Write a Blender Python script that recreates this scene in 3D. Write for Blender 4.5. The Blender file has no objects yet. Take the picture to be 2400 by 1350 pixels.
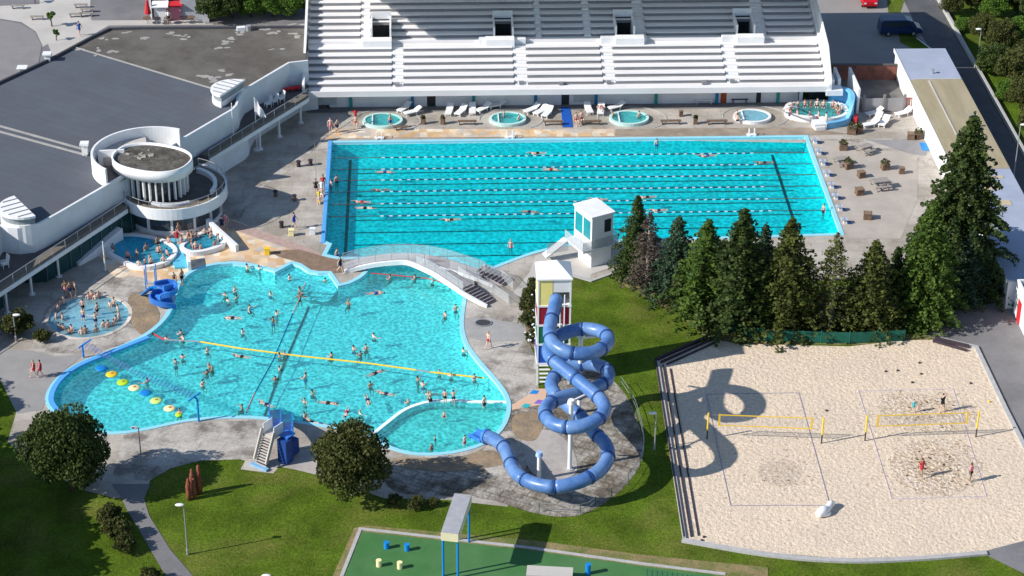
import bpy, math, random
from math import sin, cos, pi, radians, sqrt, atan2
from mathutils import Vector, Matrix
from mathutils.geometry import delaunay_2d_cdt
random.seed(7)
R = random.Random(11)
sc = bpy.context.scene
COL = sc.collection

# ------------------------------------------------------------------ camera (solved from the pool rectangle 50 x 22 m)
F_, CX, CY, CZ, YAW, PIT, ROL = 5104.64475, 10.0309, -182.265372, 98.0298519, .0448362932, .515381667, .00758096531
_fw = Vector((sin(YAW)*cos(PIT), cos(YAW)*cos(PIT), -sin(PIT)))
_rt = Vector((cos(YAW), -sin(YAW), 0)); _up = _rt.cross(_fw)
_r2 = _rt*cos(ROL)+_up*sin(ROL); _u2 = -_rt*sin(ROL)+_up*cos(ROL)
CAM = Vector((CX, CY, CZ))
def U(x, y, z=0.0):
    """survey: photo point (2400 px wide) -> place on the level plane at height z"""
    d = _fw*F_+_r2*(x-1200)-_u2*(y-675)
    p = CAM+d*((z-CZ)/d.z)
    return Vector((p.x, p.y, z))
def PJy(p):
    d = p-CAM
    return 675-F_*d.dot(_u2)/d.dot(_fw)
def HT(b, ty):
    """height of something whose foot is at world point b and whose top is at photo row ty"""
    lo, hi = 0.0, 40.0
    for i in range(40):
        m = (lo+hi)/2
        if PJy(b+Vector((0, 0, m))) > ty: lo = m
        else: hi = m
    return lo
def UL(pts, z=0.0): return [U(x, y, z) for x, y in pts]
cd = bpy.data.cameras.new('camera'); cam = bpy.data.objects.new('camera', cd); COL.objects.link(cam)
cd.sensor_width = 36; cd.lens = 36*F_/2400; cd.clip_start = 1; cd.clip_end = 3000
cam.matrix_world = Matrix(((_r2.x, _u2.x, -_fw.x, CX), (_r2.y, _u2.y, -_fw.y, CY), (_r2.z, _u2.z, -_fw.z, CZ), (0, 0, 0, 1)))
sc.camera = cam

# ------------------------------------------------------------------ light
AZ, EL = radians(16.5), radians(32.5)
SD = Vector((cos(EL)*cos(AZ), cos(EL)*sin(AZ), -sin(EL)))
ld = bpy.data.lights.new('sun', 'SUN'); ld.energy = 5.0; ld.angle = radians(.5); ld.color = (1, .95, .88)
lo = bpy.data.objects.new('sun', ld); COL.objects.link(lo); lo.rotation_euler = SD.to_track_quat('-Z', 'Y').to_euler()
w = bpy.data.worlds.new('World'); sc.world = w; w.use_nodes = True
nt = w.node_tree; bg = nt.nodes['Background']
sk = nt.nodes.new('ShaderNodeTexSky'); sk.sky_type = 'NISHITA'; sk.sun_disc = False
sk.sun_elevation = EL; sk.sun_rotation = atan2(-SD.x, -SD.y); sk.altitude = 50; sk.ozone_density = 2; sk.dust_density = .2
nt.links.new(sk.outputs[0], bg.inputs[0]); bg.inputs[1].default_value = .115
sc.view_settings.view_transform = 'Standard'; sc.view_settings.look = 'None'; sc.view_settings.gamma = 1
sc.view_settings.exposure = .3
sc.render.engine = 'CYCLES'; sc.render.resolution_x = 1024; sc.render.resolution_y = 576
sc.cycles.transparent_max_bounces = 16; sc.cycles.max_bounces = 8

# ------------------------------------------------------------------ materials
def s2l(c):
    return tuple(((v/255)/12.92 if v/255 <= .04045 else ((v/255+.055)/1.055)**2.4) for v in c)
MATS = {}
def mat(name, col, rough=.8, var=.12, scale=1.5, bump=0.0, bscale=None, metal=0.0, col2=None, c2amt=.5, c2scale=.3, spec=.3, fine=0.0, fscale=12, sharp=(.42, .6), stretch=None, joints=None):
    """procedural surface: base colour, broad noise variation, an optional second colour in patches, fine grain and bump"""
    if name in MATS: return MATS[name]
    m = bpy.data.materials.new(name); m.use_nodes = True; N = m.node_tree.nodes; L = m.node_tree.links
    b = N['Principled BSDF']; b.inputs['Roughness'].default_value = rough; b.inputs['Metallic'].default_value = metal
    b.inputs['Specular IOR Level'].default_value = spec
    tc = N.new('ShaderNodeTexCoord'); vec = tc.outputs['Object']
    if stretch:
        mp = N.new('ShaderNodeMapping'); L.new(vec, mp.inputs[0]); mp.inputs['Scale'].default_value = stretch[:3]
        if len(stretch) > 3: mp.inputs['Rotation'].default_value = (0, 0, stretch[3])
        vec = mp.outputs[0]
    def noise(sc_, det=5, rg=.6):
        n = N.new('ShaderNodeTexNoise'); n.inputs['Scale'].default_value = sc_; n.inputs['Detail'].default_value = det
        n.inputs['Roughness'].default_value = rg; L.new(vec, n.inputs['Vector']); return n.outputs[0]
    def ramp(src, a, b_, c0, c1):
        r = N.new('ShaderNodeValToRGB'); r.color_ramp.elements[0].position = a; r.color_ramp.elements[1].position = b_
        r.color_ramp.elements[0].color = (*c0, 1); r.color_ramp.elements[1].color = (*c1, 1); L.new(src, r.inputs[0]); return r.outputs[0]
    lo_ = tuple(v*(1-var) for v in col); hi_ = tuple(min(1, v*(1+var)) for v in col)
    out = ramp(noise(scale), .3, .7, lo_, hi_)
    if col2:
        f = ramp(noise(c2scale, 6, .65), sharp[0], sharp[1], (0, 0, 0), (c2amt,)*3)
        mx = N.new('ShaderNodeMix'); mx.data_type = 'RGBA'; L.new(f, mx.inputs[0]); L.new(out, mx.inputs[6]); mx.inputs[7].default_value = (*col2, 1); out = mx.outputs[2]
    if fine:
        f = ramp(noise(fscale, 3, .7), .3, .7, (1-fine,)*3, (1+fine,)*3)
        mx = N.new('ShaderNodeMix'); mx.data_type = 'RGBA'; mx.blend_type = 'MULTIPLY'; mx.inputs[0].default_value = 1
        L.new(out, mx.inputs[6]); L.new(f, mx.inputs[7]); out = mx.outputs[2]
    if joints:
        bw, bh, ms, dk, rot_ = joints; mp2 = N.new('ShaderNodeMapping'); L.new(tc.outputs['Object'], mp2.inputs[0]); mp2.inputs['Rotation'].default_value = (0, 0, rot_)
        bk = N.new('ShaderNodeTexBrick'); bk.offset = .5; L.new(mp2.outputs[0], bk.inputs[0]); bk.inputs['Scale'].default_value = 1; bk.inputs['Brick Width'].default_value = bw; bk.inputs['Row Height'].default_value = bh
        bk.inputs['Mortar Size'].default_value = ms; bk.inputs['Mortar Smooth'].default_value = .2; bk.inputs['Bias'].default_value = 0
        bk.inputs['Color1'].default_value = (1, 1, 1, 1); bk.inputs['Color2'].default_value = (.93, .93, .93, 1); bk.inputs['Mortar'].default_value = (dk, dk, dk, 1)
        mx = N.new('ShaderNodeMix'); mx.data_type = 'RGBA'; mx.blend_type = 'MULTIPLY'; mx.inputs[0].default_value = 1; L.new(out, mx.inputs[6]); L.new(bk.outputs[0], mx.inputs[7]); out = mx.outputs[2]
    L.new(out, b.inputs['Base Color'])
    if bump:
        bp = N.new('ShaderNodeBump'); bp.inputs['Strength'].default_value = 1; bp.inputs['Distance'].default_value = bump
        L.new(noise(bscale or scale*4, 4), bp.inputs['Height']); L.new(bp.outputs[0], b.inputs['Normal'])
    MATS[name] = m
    return m
def leafmat(name, a, b_, sc_=1.2):
    m = bpy.data.materials.new(name); m.use_nodes = True; N = m.node_tree.nodes; L = m.node_tree.links
    b = N['Principled BSDF']; b.inputs['Roughness'].default_value = .7; b.inputs['Specular IOR Level'].default_value = .25
    tc = N.new('ShaderNodeTexCoord'); n = N.new('ShaderNodeTexNoise'); n.inputs['Scale'].default_value = sc_; n.inputs['Detail'].default_value = 6
    n.inputs['Roughness'].default_value = .75
    L.new(tc.outputs['Object'], n.inputs['Vector']); r = N.new('ShaderNodeValToRGB'); L.new(n.outputs[0], r.inputs[0])
    r.color_ramp.elements[0].position = .36; r.color_ramp.elements[1].position = .66
    r.color_ramp.elements[0].color = (*a, 1); r.color_ramp.elements[1].color = (*b_, 1); L.new(r.outputs[0], b.inputs['Base Color'])
    t = N.new('ShaderNodeBsdfTranslucent'); L.new(r.outputs[0], t.inputs[0]); mx = N.new('ShaderNodeMixShader'); mx.inputs[0].default_value = .25
    L.new(b.outputs[0], mx.inputs[1]); L.new(t.outputs[0], mx.inputs[2]); L.new(mx.outputs[0], N['Material Output'].inputs[0])
    return m
def watermat(name, tint, lo_=.72, cell=.5, gloss=1.0, bump=.05, gain=1.0, milk=.28):
    """rippled water: a see-through tint with gathered light painted in as bright cell edges; the rest is mirrored"""
    m = bpy.data.materials.new(name); m.use_nodes = True; N = m.node_tree.nodes; L = m.node_tree.links
    for n in list(N):
        if n.type == 'BSDF_PRINCIPLED': N.remove(n)
    tc = N.new('ShaderNodeTexCoord'); nz = N.new('ShaderNodeTexNoise'); nz.inputs['Scale'].default_value = .9/cell; nz.inputs['Detail'].default_value = 3
    L.new(tc.outputs['Object'], nz.inputs['Vector'])
    ad = N.new('ShaderNodeMix'); ad.data_type = 'RGBA'; ad.blend_type = 'LINEAR_LIGHT'; ad.inputs[0].default_value = .35*cell
    L.new(tc.outputs['Object'], ad.inputs[6]); L.new(nz.outputs[1], ad.inputs[7])
    vo = N.new('ShaderNodeTexVoronoi'); vo.feature = 'SMOOTH_F1'; vo.inputs['Scale'].default_value = 1/cell; vo.inputs['Smoothness'].default_value = .35
    L.new(ad.outputs[2], vo.inputs['Vector'])
    r = N.new('ShaderNodeValToRGB'); r.color_ramp.elements[0].position = .22; r.color_ramp.elements[1].position = .80
    r.color_ramp.elements[0].color = (*[t*lo_ for t in tint], 1); r.color_ramp.elements[1].color = (*tint, 1); L.new(vo.outputs['Distance'], r.inputs[0])  # ripple light painted into the water colour: dim cells, bright edges
    # slow patches
    n2 = N.new('ShaderNodeTexNoise'); n2.inputs['Scale'].default_value = .25; n2.inputs['Detail'].default_value = 4; L.new(tc.outputs['Object'], n2.inputs['Vector'])
    r2 = N.new('ShaderNodeValToRGB'); r2.color_ramp.elements[0].position = .35; r2.color_ramp.elements[1].position = .65
    r2.color_ramp.elements[0].color = (.94*gain, .94*gain, .94*gain, 1); r2.color_ramp.elements[1].color = (gain, gain, gain, 1); L.new(n2.outputs[0], r2.inputs[0])
    mu = N.new('ShaderNodeMix'); mu.data_type = 'RGBA'; mu.blend_type = 'MULTIPLY'; mu.inputs[0].default_value = 1
    L.new(r.outputs[0], mu.inputs[6]); L.new(r2.outputs[0], mu.inputs[7])
    t = N.new('ShaderNodeBsdfTransparent'); L.new(mu.outputs[2], t.inputs[0])
    df = N.new('ShaderNodeBsdfDiffuse'); L.new(mu.outputs[2], df.inputs[0]); m0 = N.new('ShaderNodeMixShader'); m0.inputs[0].default_value = milk
    L.new(t.outputs[0], m0.inputs[1]); L.new(df.outputs[0], m0.inputs[2]); t = m0
    g = N.new('ShaderNodeBsdfGlossy'); g.inputs['Roughness'].default_value = .12
    bp = N.new('ShaderNodeBump'); bp.inputs['Distance'].default_value = bump; L.new(nz.outputs[0], bp.inputs['Height']); L.new(bp.outputs[0], g.inputs['Normal'])
    fr = N.new('ShaderNodeFresnel'); fr.inputs[0].default_value = 1.33; L.new(bp.outputs[0], fr.inputs['Normal'])
    ma = N.new('ShaderNodeMath'); ma.operation = 'MULTIPLY'; ma.inputs[1].default_value = gloss; L.new(fr.outputs[0], ma.inputs[0])
    mx = N.new('ShaderNodeMixShader'); L.new(ma.outputs[0], mx.inputs[0]); L.new(t.outputs[0], mx.inputs[1]); L.new(g.outputs[0], mx.inputs[2])
    L.new(mx.outputs[0], N['Material Output'].inputs[0])
    return m
def glassmat(name, tint, amt=.6):
    m = bpy.data.materials.new(name); m.use_nodes = True; N = m.node_tree.nodes; L = m.node_tree.links
    b = N['Principled BSDF']; b.inputs['Base Color'].default_value = (*tint, 1); b.inputs['Roughness'].default_value = .08
    t = N.new('ShaderNodeBsdfTransparent'); mx = N.new('ShaderNodeMixShader'); mx.inputs[0].default_value = amt
    L.new(t.outputs[0], mx.inputs[1]); L.new(b.outputs[0], mx.inputs[2]); L.new(mx.outputs[0], N['Material Output'].inputs[0]); return m
def tilemat(name, cols, cell=.35, rough=.8):
    """random coloured setts: voronoi cell colour through a stepped ramp"""
    m = bpy.data.materials.new(name); m.use_nodes = True; N = m.node_tree.nodes; L = m.node_tree.links
    b = N['Principled BSDF']; b.inputs['Roughness'].default_value = rough
    tc = N.new('ShaderNodeTexCoord'); v = N.new('ShaderNodeTexVoronoi'); v.inputs['Scale'].default_value = 1/cell; v.inputs['Randomness'].default_value = .55
    L.new(tc.outputs['Object'], v.inputs['Vector']); s = N.new('ShaderNodeSeparateColor'); L.new(v.outputs['Color'], s.inputs[0])
    r = N.new('ShaderNodeValToRGB'); r.color_ramp.interpolation = 'CONSTANT'; L.new(s.outputs[0], r.inputs[0])
    e = r.color_ramp.elements
    while len(e) < len(cols): e.new(.5)
    for i, c in enumerate(cols): e[i].position = i/len(cols); e[i].color = (*c, 1)
    n = N.new('ShaderNodeTexNoise'); n.inputs['Scale'].default_value = .5; n.inputs['Detail'].default_value = 6; L.new(tc.outputs['Object'], n.inputs['Vector'])
    r2 = N.new('ShaderNodeValToRGB'); r2.color_ramp.elements[0].position = .35; r2.color_ramp.elements[1].position = .65
    r2.color_ramp.elements[0].color = (.72, .7, .68, 1); r2.color_ramp.elements[1].color = (1.05, 1.05, 1.05, 1); L.new(n.outputs[0], r2.inputs[0])
    mu = N.new('ShaderNodeMix'); mu.data_type = 'RGBA'; mu.blend_type = 'MULTIPLY'; mu.inputs[0].default_value = 1
    L.new(r.outputs[0], mu.inputs[6]); L.new(r2.outputs[0], mu.inputs[7]); L.new(mu.outputs[2], b.inputs['Base Color']); MATS[name] = m
    return m
def stripemat(name, c1, c2, period, ax=0, duty=.5):
    m = bpy.data.materials.new(name); m.use_nodes = True; N = m.node_tree.nodes; L = m.node_tree.links
    b = N['Principled BSDF']; b.inputs['Roughness'].default_value = .6
    tc = N.new('ShaderNodeTexCoord'); s = N.new('ShaderNodeSeparateXYZ'); L.new(tc.outputs['Object'], s.inputs[0])
    d = N.new('ShaderNodeMath'); d.operation = 'DIVIDE'; d.inputs[1].default_value = period; L.new(s.outputs[ax], d.inputs[0])
    f = N.new('ShaderNodeMath'); f.operation = 'FRACT'; L.new(d.outputs[0], f.inputs[0])
    g = N.new('ShaderNodeMath'); g.operation = 'GREATER_THAN'; g.inputs[1].default_value = duty; L.new(f.outputs[0], g.inputs[0])
    mx = N.new('ShaderNodeMix'); mx.data_type = 'RGBA'; L.new(g.outputs[0], mx.inputs[0]); mx.inputs[6].default_value = (*c1, 1); mx.inputs[7].default_value = (*c2, 1)
    L.new(mx.outputs[2], b.inputs['Base Color']); MATS[name] = m; return m

GRASS = mat('grass', (.076, .124, .009), .95, .38, .35, .08, 9, col2=(.19, .175, .045), c2amt=.6, c2scale=.17, fine=.42, fscale=4.2, sharp=(.48, .70), spec=.1)
DRY = mat('dry_grass', (.26, .20, .10), .95, .2, .5, .03, 9, col2=(.10, .15, .03), c2amt=.8, c2scale=.6, fine=.25, fscale=5, spec=.1)
CONC = mat('paving_concrete', (.48, .435, .38), .85, .10, .5, .004, 6, col2=(.27, .235, .19), c2amt=.75, c2scale=.20, fine=.12, fscale=5, joints=(3.2, 1.6, .035, .72, .0))
CONC2 = mat('weathered_concrete', (.46, .425, .38), .88, .15, .9, .006, 8, col2=(.16, .135, .11), c2amt=.85, c2scale=.33, fine=.18, fscale=5, sharp=(.47, .62), joints=(1.9, 1.9, .035, .72, .35))
PALE = mat('pale_paving', (.52, .49, .45), .85, .08, .6, .004, 6, col2=(.36, .34, .31), c2amt=.5, c2scale=.3, fine=.07)
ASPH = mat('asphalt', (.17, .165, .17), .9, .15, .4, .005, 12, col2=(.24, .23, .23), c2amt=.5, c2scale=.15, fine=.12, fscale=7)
ROAD = mat('dark_asphalt', (.10, .10, .105), .9, .15, .4, .005, 12, fine=.1)
SAND = mat('sand', (.68, .555, .42), .95, .05, .7, .12, 2.9, fine=.20, fscale=4.2, col2=(.60, .50, .40), c2amt=.5, c2scale=.2, spec=.1)
SANDW = mat('trodden_sand', (.61, .49, .36), .95, .15, 2.2, .2, 3.2, fine=.34, fscale=3.4, col2=(.66, .55, .445), c2amt=.95, c2scale=.8, sharp=(.42, .62), spec=.1)
ROCK = mat('broken_rock', (.34, .31, .27), .95, .3, 1.2, .12, 2.2, col2=(.12, .095, .065), c2amt=.9, c2scale=.4, fine=.32, fscale=2.6, joints=(1.3, .9, .07, .62, .5))
MULCH = mat('brown_soil', (.23, .16, .11), .95, .2, 1.5, .03, 6, fine=.2)
TURF = mat('green_court', (.05, .16, .045), .9, .12, .5, .004, 12, col2=(.09, .20, .08), c2amt=.5, c2scale=.2, fine=.08)
WHITE = mat('white_paint', (.80, .80, .80), .55, .04, .5, col2=(.66, .65, .63), c2amt=.35, c2scale=.7)
WHITEB = mat('white_wall', (.74, .75, .77), .7, .04, .4, col2=(.60, .59, .57), c2amt=.4, c2scale=.35)
TIERM = mat('stand_concrete_white', (.76, .745, .745), .8, .04, .4, col2=(.60, .58, .56), c2amt=.55, c2scale=.35, sharp=(.48, .68), stretch=(.25, 2, 1))
TIERD = mat('stand_grey_gap_shade', (.23, .23, .24), .85, .1, .6)  # plain grey for boxes and ribs; also paints the shade under the benches
SLATE = mat('roof_felt_blue_grey', (.10, .112, .135), .9, .07, .25, .004, 6, col2=(.095, .10, .115), c2amt=.6, c2scale=.2, fine=.06, joints=(9, 1.05, .03, .80, .62))
GRAVEL = mat('roof_gravel_brown', (.105, .094, .082), .95, .2, .7, .01, 9, col2=(.155, .145, .13), c2amt=.6, c2scale=.25, fine=.18, fscale=6)
GRAVELD = mat('turret_gravel', (.07, .062, .05), .95, .3, 1.0, .03, 5, col2=(.16, .15, .13), c2amt=.7, c2scale=1.2, fine=.3, fscale=4)
STAIN = mat('pale_stain', (.33, .31, .29), .95, .2, 1.5)
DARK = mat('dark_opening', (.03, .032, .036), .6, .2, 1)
DGLASS = mat('dark_glass', (.03, .045, .05), .12, .2, .6, spec=.6)
GREENGL = mat('green_glass', (.015, .06, .06), .15, .2, .4, spec=.6)
CLADD = mat('balcony_boards', (.155, .135, .112), .9, .12, .9, fine=.12, stretch=(1, 6, 1, -1.0))
BLUEB = mat('slide_blue', (.045, .20, .62), .28, .06, .6, spec=.5)
BLUET = mat('tube_blue', (.070, .165, .40), .36, .12, .5, spec=.45, col2=(.15, .27, .50), c2amt=.8, c2scale=.55, fine=.06, fscale=3)
BLUED = mat('dark_blue', (.015, .06, .25), .5, .1, 1)
BLUEP = mat('blue_paint', (.01, .22, .62), .4, .06, 1)
RIMB = mat('rim_blue', (.30, .66, .78), .4, .05, 1.2)
RIMBD = mat('rim_bright_blue', (.10, .38, .80), .4, .05, 1)
TILEA = mat('pool_tile', (.78, .90, .92), .4, .03, 3)
TILEB = mat('shallow_tile', (.80, .92, .93), .4, .03, 3)
TILEC = mat('pale_tile', (.80, .90, .94), .4, .03, 3)
LINE = mat('dark_line_tile', (.01, .025, .05), .5, .05, 1)
YEL = mat('yellow_paint', (.85, .55, .03), .5, .05, 1)
LIME = mat('lime_plastic', (.45, .75, .03), .4, .05, 1)
CREAM = mat('cream_plastic', (.85, .75, .40), .5, .05, 1)
REDP = mat('red_paint', (.55, .03, .04), .5, .08, 1)
DRED = mat('dark_red_panel', (.30, .01, .03), .5, .05, 1)
GRNP = mat('green_panel', (.005, .16, .07), .5, .05, 1)
BLP = mat('blue_panel', (.01, .08, .45), .5, .05, 1)
YLP = mat('yellow_panel', (.80, .70, .25), .5, .05, 1)
RUST = mat('rusted_iron', (.22, .07, .04), .9, .35, 4, .02, 12)
WOOD = mat('brown_wood', (.16, .105, .07), .85, .2, 3)
WOODG = mat('grey_wood', (.30, .27, .24), .85, .2, 3)
BEAM = mat('dark_timber', (.05, .035, .045), .85, .3, 2)
METAL = mat('grey_metal', (.45, .46, .48), .4, .05, 2, metal=.5)
BARK = mat('bark', (.10, .075, .055), .95, .3, 5, .02, 20)
BARKP = mat('pale_bark', (.30, .26, .22), .95, .3, 5, .02, 20)
BRICK = mat('red_brick', (.25, .10, .075), .9, .25, 2.5, .01, 9, col2=(.12, .06, .05), c2amt=.7, c2scale=.8)
FENCEM = mat('grey_fence', (.35, .34, .34), .8, .1, 1)
GNET = mat('green_mesh', (.01, .10, .07), .8, .2, 2)
TANR = mat('roof_tan', (.34, .285, .18), .95, .12, .5, col2=(.42, .36, .25), c2amt=.6, c2scale=.3, fine=.1, stretch=(2.5, .4, 1))
BGR = mat('roof_pale_blue', (.36, .40, .50), .7, .06, .4, col2=(.30, .33, .42), c2amt=.5, c2scale=.3)
KERB = mat('kerb_concrete', (.42, .41, .40), .85, .12, 2, fine=.15)
TILES = tilemat('sandstone_setts', [(.68, .45, .24), (.75, .58, .38), (.80, .70, .55), (.66, .52, .40), (.72, .50, .30), (.55, .50, .44)], .75)
TILESC = tilemat('round_pool_setts', [(.62, .56, .48), (.72, .66, .58), (.50, .44, .38), (.66, .60, .55)], .5)
STONES = mat('paver_grey', (.36, .33, .31), .9, .12, 1.6, .004, 9, col2=(.45, .41, .37), c2amt=.7, c2scale=.5, fine=.14)
VAN = mat('van_paint', (.012, .03, .10), .2, .02, 1, spec=.6)
RUB = mat('rubber', (.02, .02, .02), .8, .1, 1)
REDV = mat('red_car_paint', (.5, .01, .02), .3, .02, 1)
CLEAR = glassmat('clear_screen', (.75, .80, .82), .14)
WSWIM = watermat('swim_water', (.05, .96, .98), .60, .44, .5, gain=1.22, milk=.03)
WLEIS = watermat('leisure_water', (.31, .97, .97), .58, .33, .55, gain=1.33, milk=.10)
WTUB = watermat('tub_water', (.30, .92, .90), .85, .3, .6, milk=.15)
WPALE = watermat('round_pool_water', (.50, .88, .98), .80, .4, .7, gain=1.1, milk=.3)
WPOT = watermat('hot_pot_water', (.12, .72, .92), .75, .35, .6, milk=.3)
SKINS = [mat('skin_a', (.58, .37, .29), .5, .06, 6), mat('skin_b', (.70, .49, .40), .5, .06, 6), mat('skin_c', (.36, .21, .14), .5, .06, 6), mat('skin_d', (.62, .36, .28), .5, .06, 6), mat('skin_e', (.66, .44, .33), .5, .06, 6)]
HAIRS = [mat('hair_dark', (.025, .018, .015), .6, .1, 8), mat('hair_brown', (.09, .05, .03), .6, .1, 8), mat('hair_blond', (.35, .24, .12), .6, .1, 8)]
CLOTH = [('black', mat('cloth_black', (.015, .015, .02), .8, .05, 2)), ('red', mat('cloth_red', (.45, .03, .04), .8, .05, 2)), ('blue', mat('cloth_blue', (.03, .08, .35), .8, .05, 2)),
         ('navy', mat('cloth_navy', (.015, .025, .09), .8, .05, 2)), ('teal', mat('cloth_teal', (.03, .40, .42), .8, .05, 2)), ('yellow', mat('cloth_yellow', (.80, .58, .05), .8, .05, 2)), ('pink', mat('cloth_pink', (.65, .22, .28), .8, .05, 2)), ('white', mat('cloth_white', (.78, .78, .78), .8, .05, 2))]
CL = dict(CLOTH)
FIR = [leafmat('fir_dark', (.022, .045, .012), (.085, .125, .028)), leafmat('fir_olive', (.035, .050, .012), (.135, .155, .030)), leafmat('fir_green', (.028, .070, .012), (.13, .20, .030)), leafmat('fir_brown', (.06, .046, .036), (.145, .112, .088)), leafmat('fir_blue', (.024, .055, .032), (.085, .14, .07))]
LEAF = [leafmat('leaf_dark', (.020, .040, .010), (.10, .14, .030)), leafmat('leaf_olive', (.045, .055, .014), (.125, .135, .035)), leafmat('leaf_bright', (.045, .11, .014), (.15, .26, .035)), leafmat('leaf_autumn', (.030, .045, .010), (.13, .135, .035))]

# ------------------------------------------------------------------ mesh builder
class MB:
    def __init__(s): s.v = []; s.f = []; s.mi = []; s.m = 0; s.sm = []; s.smooth = False
    def add(s, vs, fs):
        o = len(s.v); s.v += [tuple(p) for p in vs]
        for f in fs: s.f.append(tuple(o+i for i in f)); s.mi.append(s.m); s.sm.append(s.smooth)
        return s
    def box(s, c, d, rz=0.0, rot=None):
        x, y, z = d[0]/2, d[1]/2, d[2]/2; c = Vector(c)
        M = rot if rot is not None else Matrix.Rotation(rz, 3, 'Z')
        P = [c+M@Vector((i*x, j*y, k*z)) for i, j, k in ((-1, -1, -1), (1, -1, -1), (1, 1, -1), (-1, 1, -1), (-1, -1, 1), (1, -1, 1), (1, 1, 1), (-1, 1, 1))]
        return s.add(P, [(3, 2, 1, 0), (4, 5, 6, 7), (0, 1, 5, 4), (1, 2, 6, 5), (2, 3, 7, 6), (3, 0, 4, 7)])
    def bx(s, x0, x1, y0, y1, z0, z1): return s.box(((x0+x1)/2, (y0+y1)/2, (z0+z1)/2), (x1-x0, y1-y0, z1-z0))
    def beam(s, a, b, wd, h):
        a, b = Vector(a), Vector(b); d = b-a; L = d.length
        if L < 1e-6: return s
        x = d/L; y = Vector((0, 0, 1)).cross(x)
        if y.length < 1e-4: y = Vector((0, 1, 0))
        y.normalize(); z = x.cross(y); M = Matrix((x, y, z)).transposed()
        return s.box((a+b)/2, (L, wd, h), rot=M)
    def prism(s, poly, z0, z1, top=True, bot=True):
        n = len(poly); A = sum(poly[i][0]*poly[(i+1) % n][1]-poly[(i+1) % n][0]*poly[i][1] for i in range(n))
        if A < 0: poly = poly[::-1]
        vs = [(p[0], p[1], z0) for p in poly]+[(p[0], p[1], z1) for p in poly]
        fs = [(i, (i+1) % n, n+(i+1) % n, n+i) for i in range(n)]
        if top: fs.append(tuple(range(n, 2*n)))
        if bot: fs.append(tuple(range(n-1, -1, -1)))
        return s.add(vs, fs)
    def tube(s, path, r, n=8, caps=True, rr=None):
        P = [Vector(p) for p in path]; m = len(P); vs = []; fs = []; pu = None
        for i, p in enumerate(P):
            t = (P[min(i+1, m-1)]-P[max(i-1, 0)]).normalized()
            if pu is None: pu = Vector((0, 0, 1)) if abs(t.z) < .9 else Vector((1, 0, 0))
            u = (pu-t*pu.dot(t)).normalized(); v = t.cross(u); pu = u; q = rr[i] if rr else r
            vs += [p+u*cos(2*pi*k/n)*q+v*sin(2*pi*k/n)*q for k in range(n)]
        for i in range(m-1):
            for k in range(n): fs.append((i*n+k, i*n+(k+1) % n, (i+1)*n+(k+1) % n, (i+1)*n+k))
        if caps: fs.append(tuple(range(n-1, -1, -1))); fs.append(tuple((m-1)*n+k for k in range(n)))
        return s.add(vs, fs)
    def cyl(s, c, r, h, n=12, r2=None):
        c = Vector(c); return s.tube([c, c+Vector((0, 0, h))], r, n, rr=[r, r if r2 is None else r2])
    def ell(s, c, rad, n=10, m=7, z0=-1.0):
        vs = []; fs = []
        for j in range(m+1):
            t = -pi/2+pi*j/m if z0 <= -1 else math.asin(z0)+(pi/2-math.asin(z0))*j/m
            vs += [(c[0]+rad[0]*cos(t)*cos(2*pi*k/n), c[1]+rad[1]*cos(t)*sin(2*pi*k/n), c[2]+rad[2]*sin(t)) for k in range(n)]
        for j in range(m):
            for k in range(n): fs.append((j*n+k, j*n+(k+1) % n, (j+1)*n+(k+1) % n, (j+1)*n+k))
        return s.add(vs, fs)
    def strip(s, path, a, b, z0, z1, closed=False, zf=None):
        """solid wall/kerb along a plan path, from offset a to offset b (left of travel positive)"""
        P = [Vector((p[0], p[1], 0)) for p in path]; n = len(P); vs = []
        for i, p in enumerate(P):
            t0 = (p-P[i-1]) if (closed or i > 0) else (P[1]-p); t1 = (P[(i+1) % n]-p) if (closed or i < n-1) else (p-P[i-1])
            if t0.length < 1e-6: t0 = t1
            if t1.length < 1e-6: t1 = t0
            t0.normalize(); t1.normalize(); n0 = Vector((-t0.y, t0.x, 0)); n1 = Vector((-t1.y, t1.x, 0)); nn = (n0+n1)
            if nn.length < .2: nn = n0.copy()
            nn.normalize(); k = min(1/max(nn.dot(n0), .4), 2.0)
            za, zb = (z0, z1) if zf is None else zf(i/(n-1))
            for o, z in ((a, za), (b, za), (b, zb), (a, zb)): q = p+nn*o*k; vs.append((q.x, q.y, z))
        fs = []
        for i in range(n if closed else n-1):
            A, B = i*4, ((i+1) % n)*4
            for k in range(4): fs.append((A+k, B+k, B+(k+1) % 4, A+(k+1) % 4))
        if not closed: fs += [(0, 1, 2, 3), ((n-1)*4+3, (n-1)*4+2, (n-1)*4+1, (n-1)*4)]
        s.add(vs, fs)
        return s
    def area(s, outer, z, holes=()):
        """flat area with holes"""
        loops = [outer]+list(holes); pts = []; ed = []
        for lp in loops:
            o = len(pts); pts += [Vector((p[0], p[1])) for p in lp]; ed += [(o+i, o+(i+1) % len(lp)) for i in range(len(lp))]
        r = delaunay_2d_cdt(pts, ed, [], 0, 1e-5); V, T = r[0], r[2]
        def ins(x, y, lp):
            c = False; j = len(lp)-1
            for i in range(len(lp)):
                xi, yi, xj, yj = lp[i][0], lp[i][1], lp[j][0], lp[j][1]
                if (yi > y) != (yj > y) and x < (xj-xi)*(y-yi)/(yj-yi)+xi: c = not c
                j = i
            return c
        fs = []
        for t in T:
            x = sum(V[i].x for i in t)/3; y = sum(V[i].y for i in t)/3
            if ins(x, y, outer) and not any(ins(x, y, h) for h in holes): fs.append(tuple(t))
        return s.add([(v.x, v.y, z) for v in V], fs)
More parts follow.
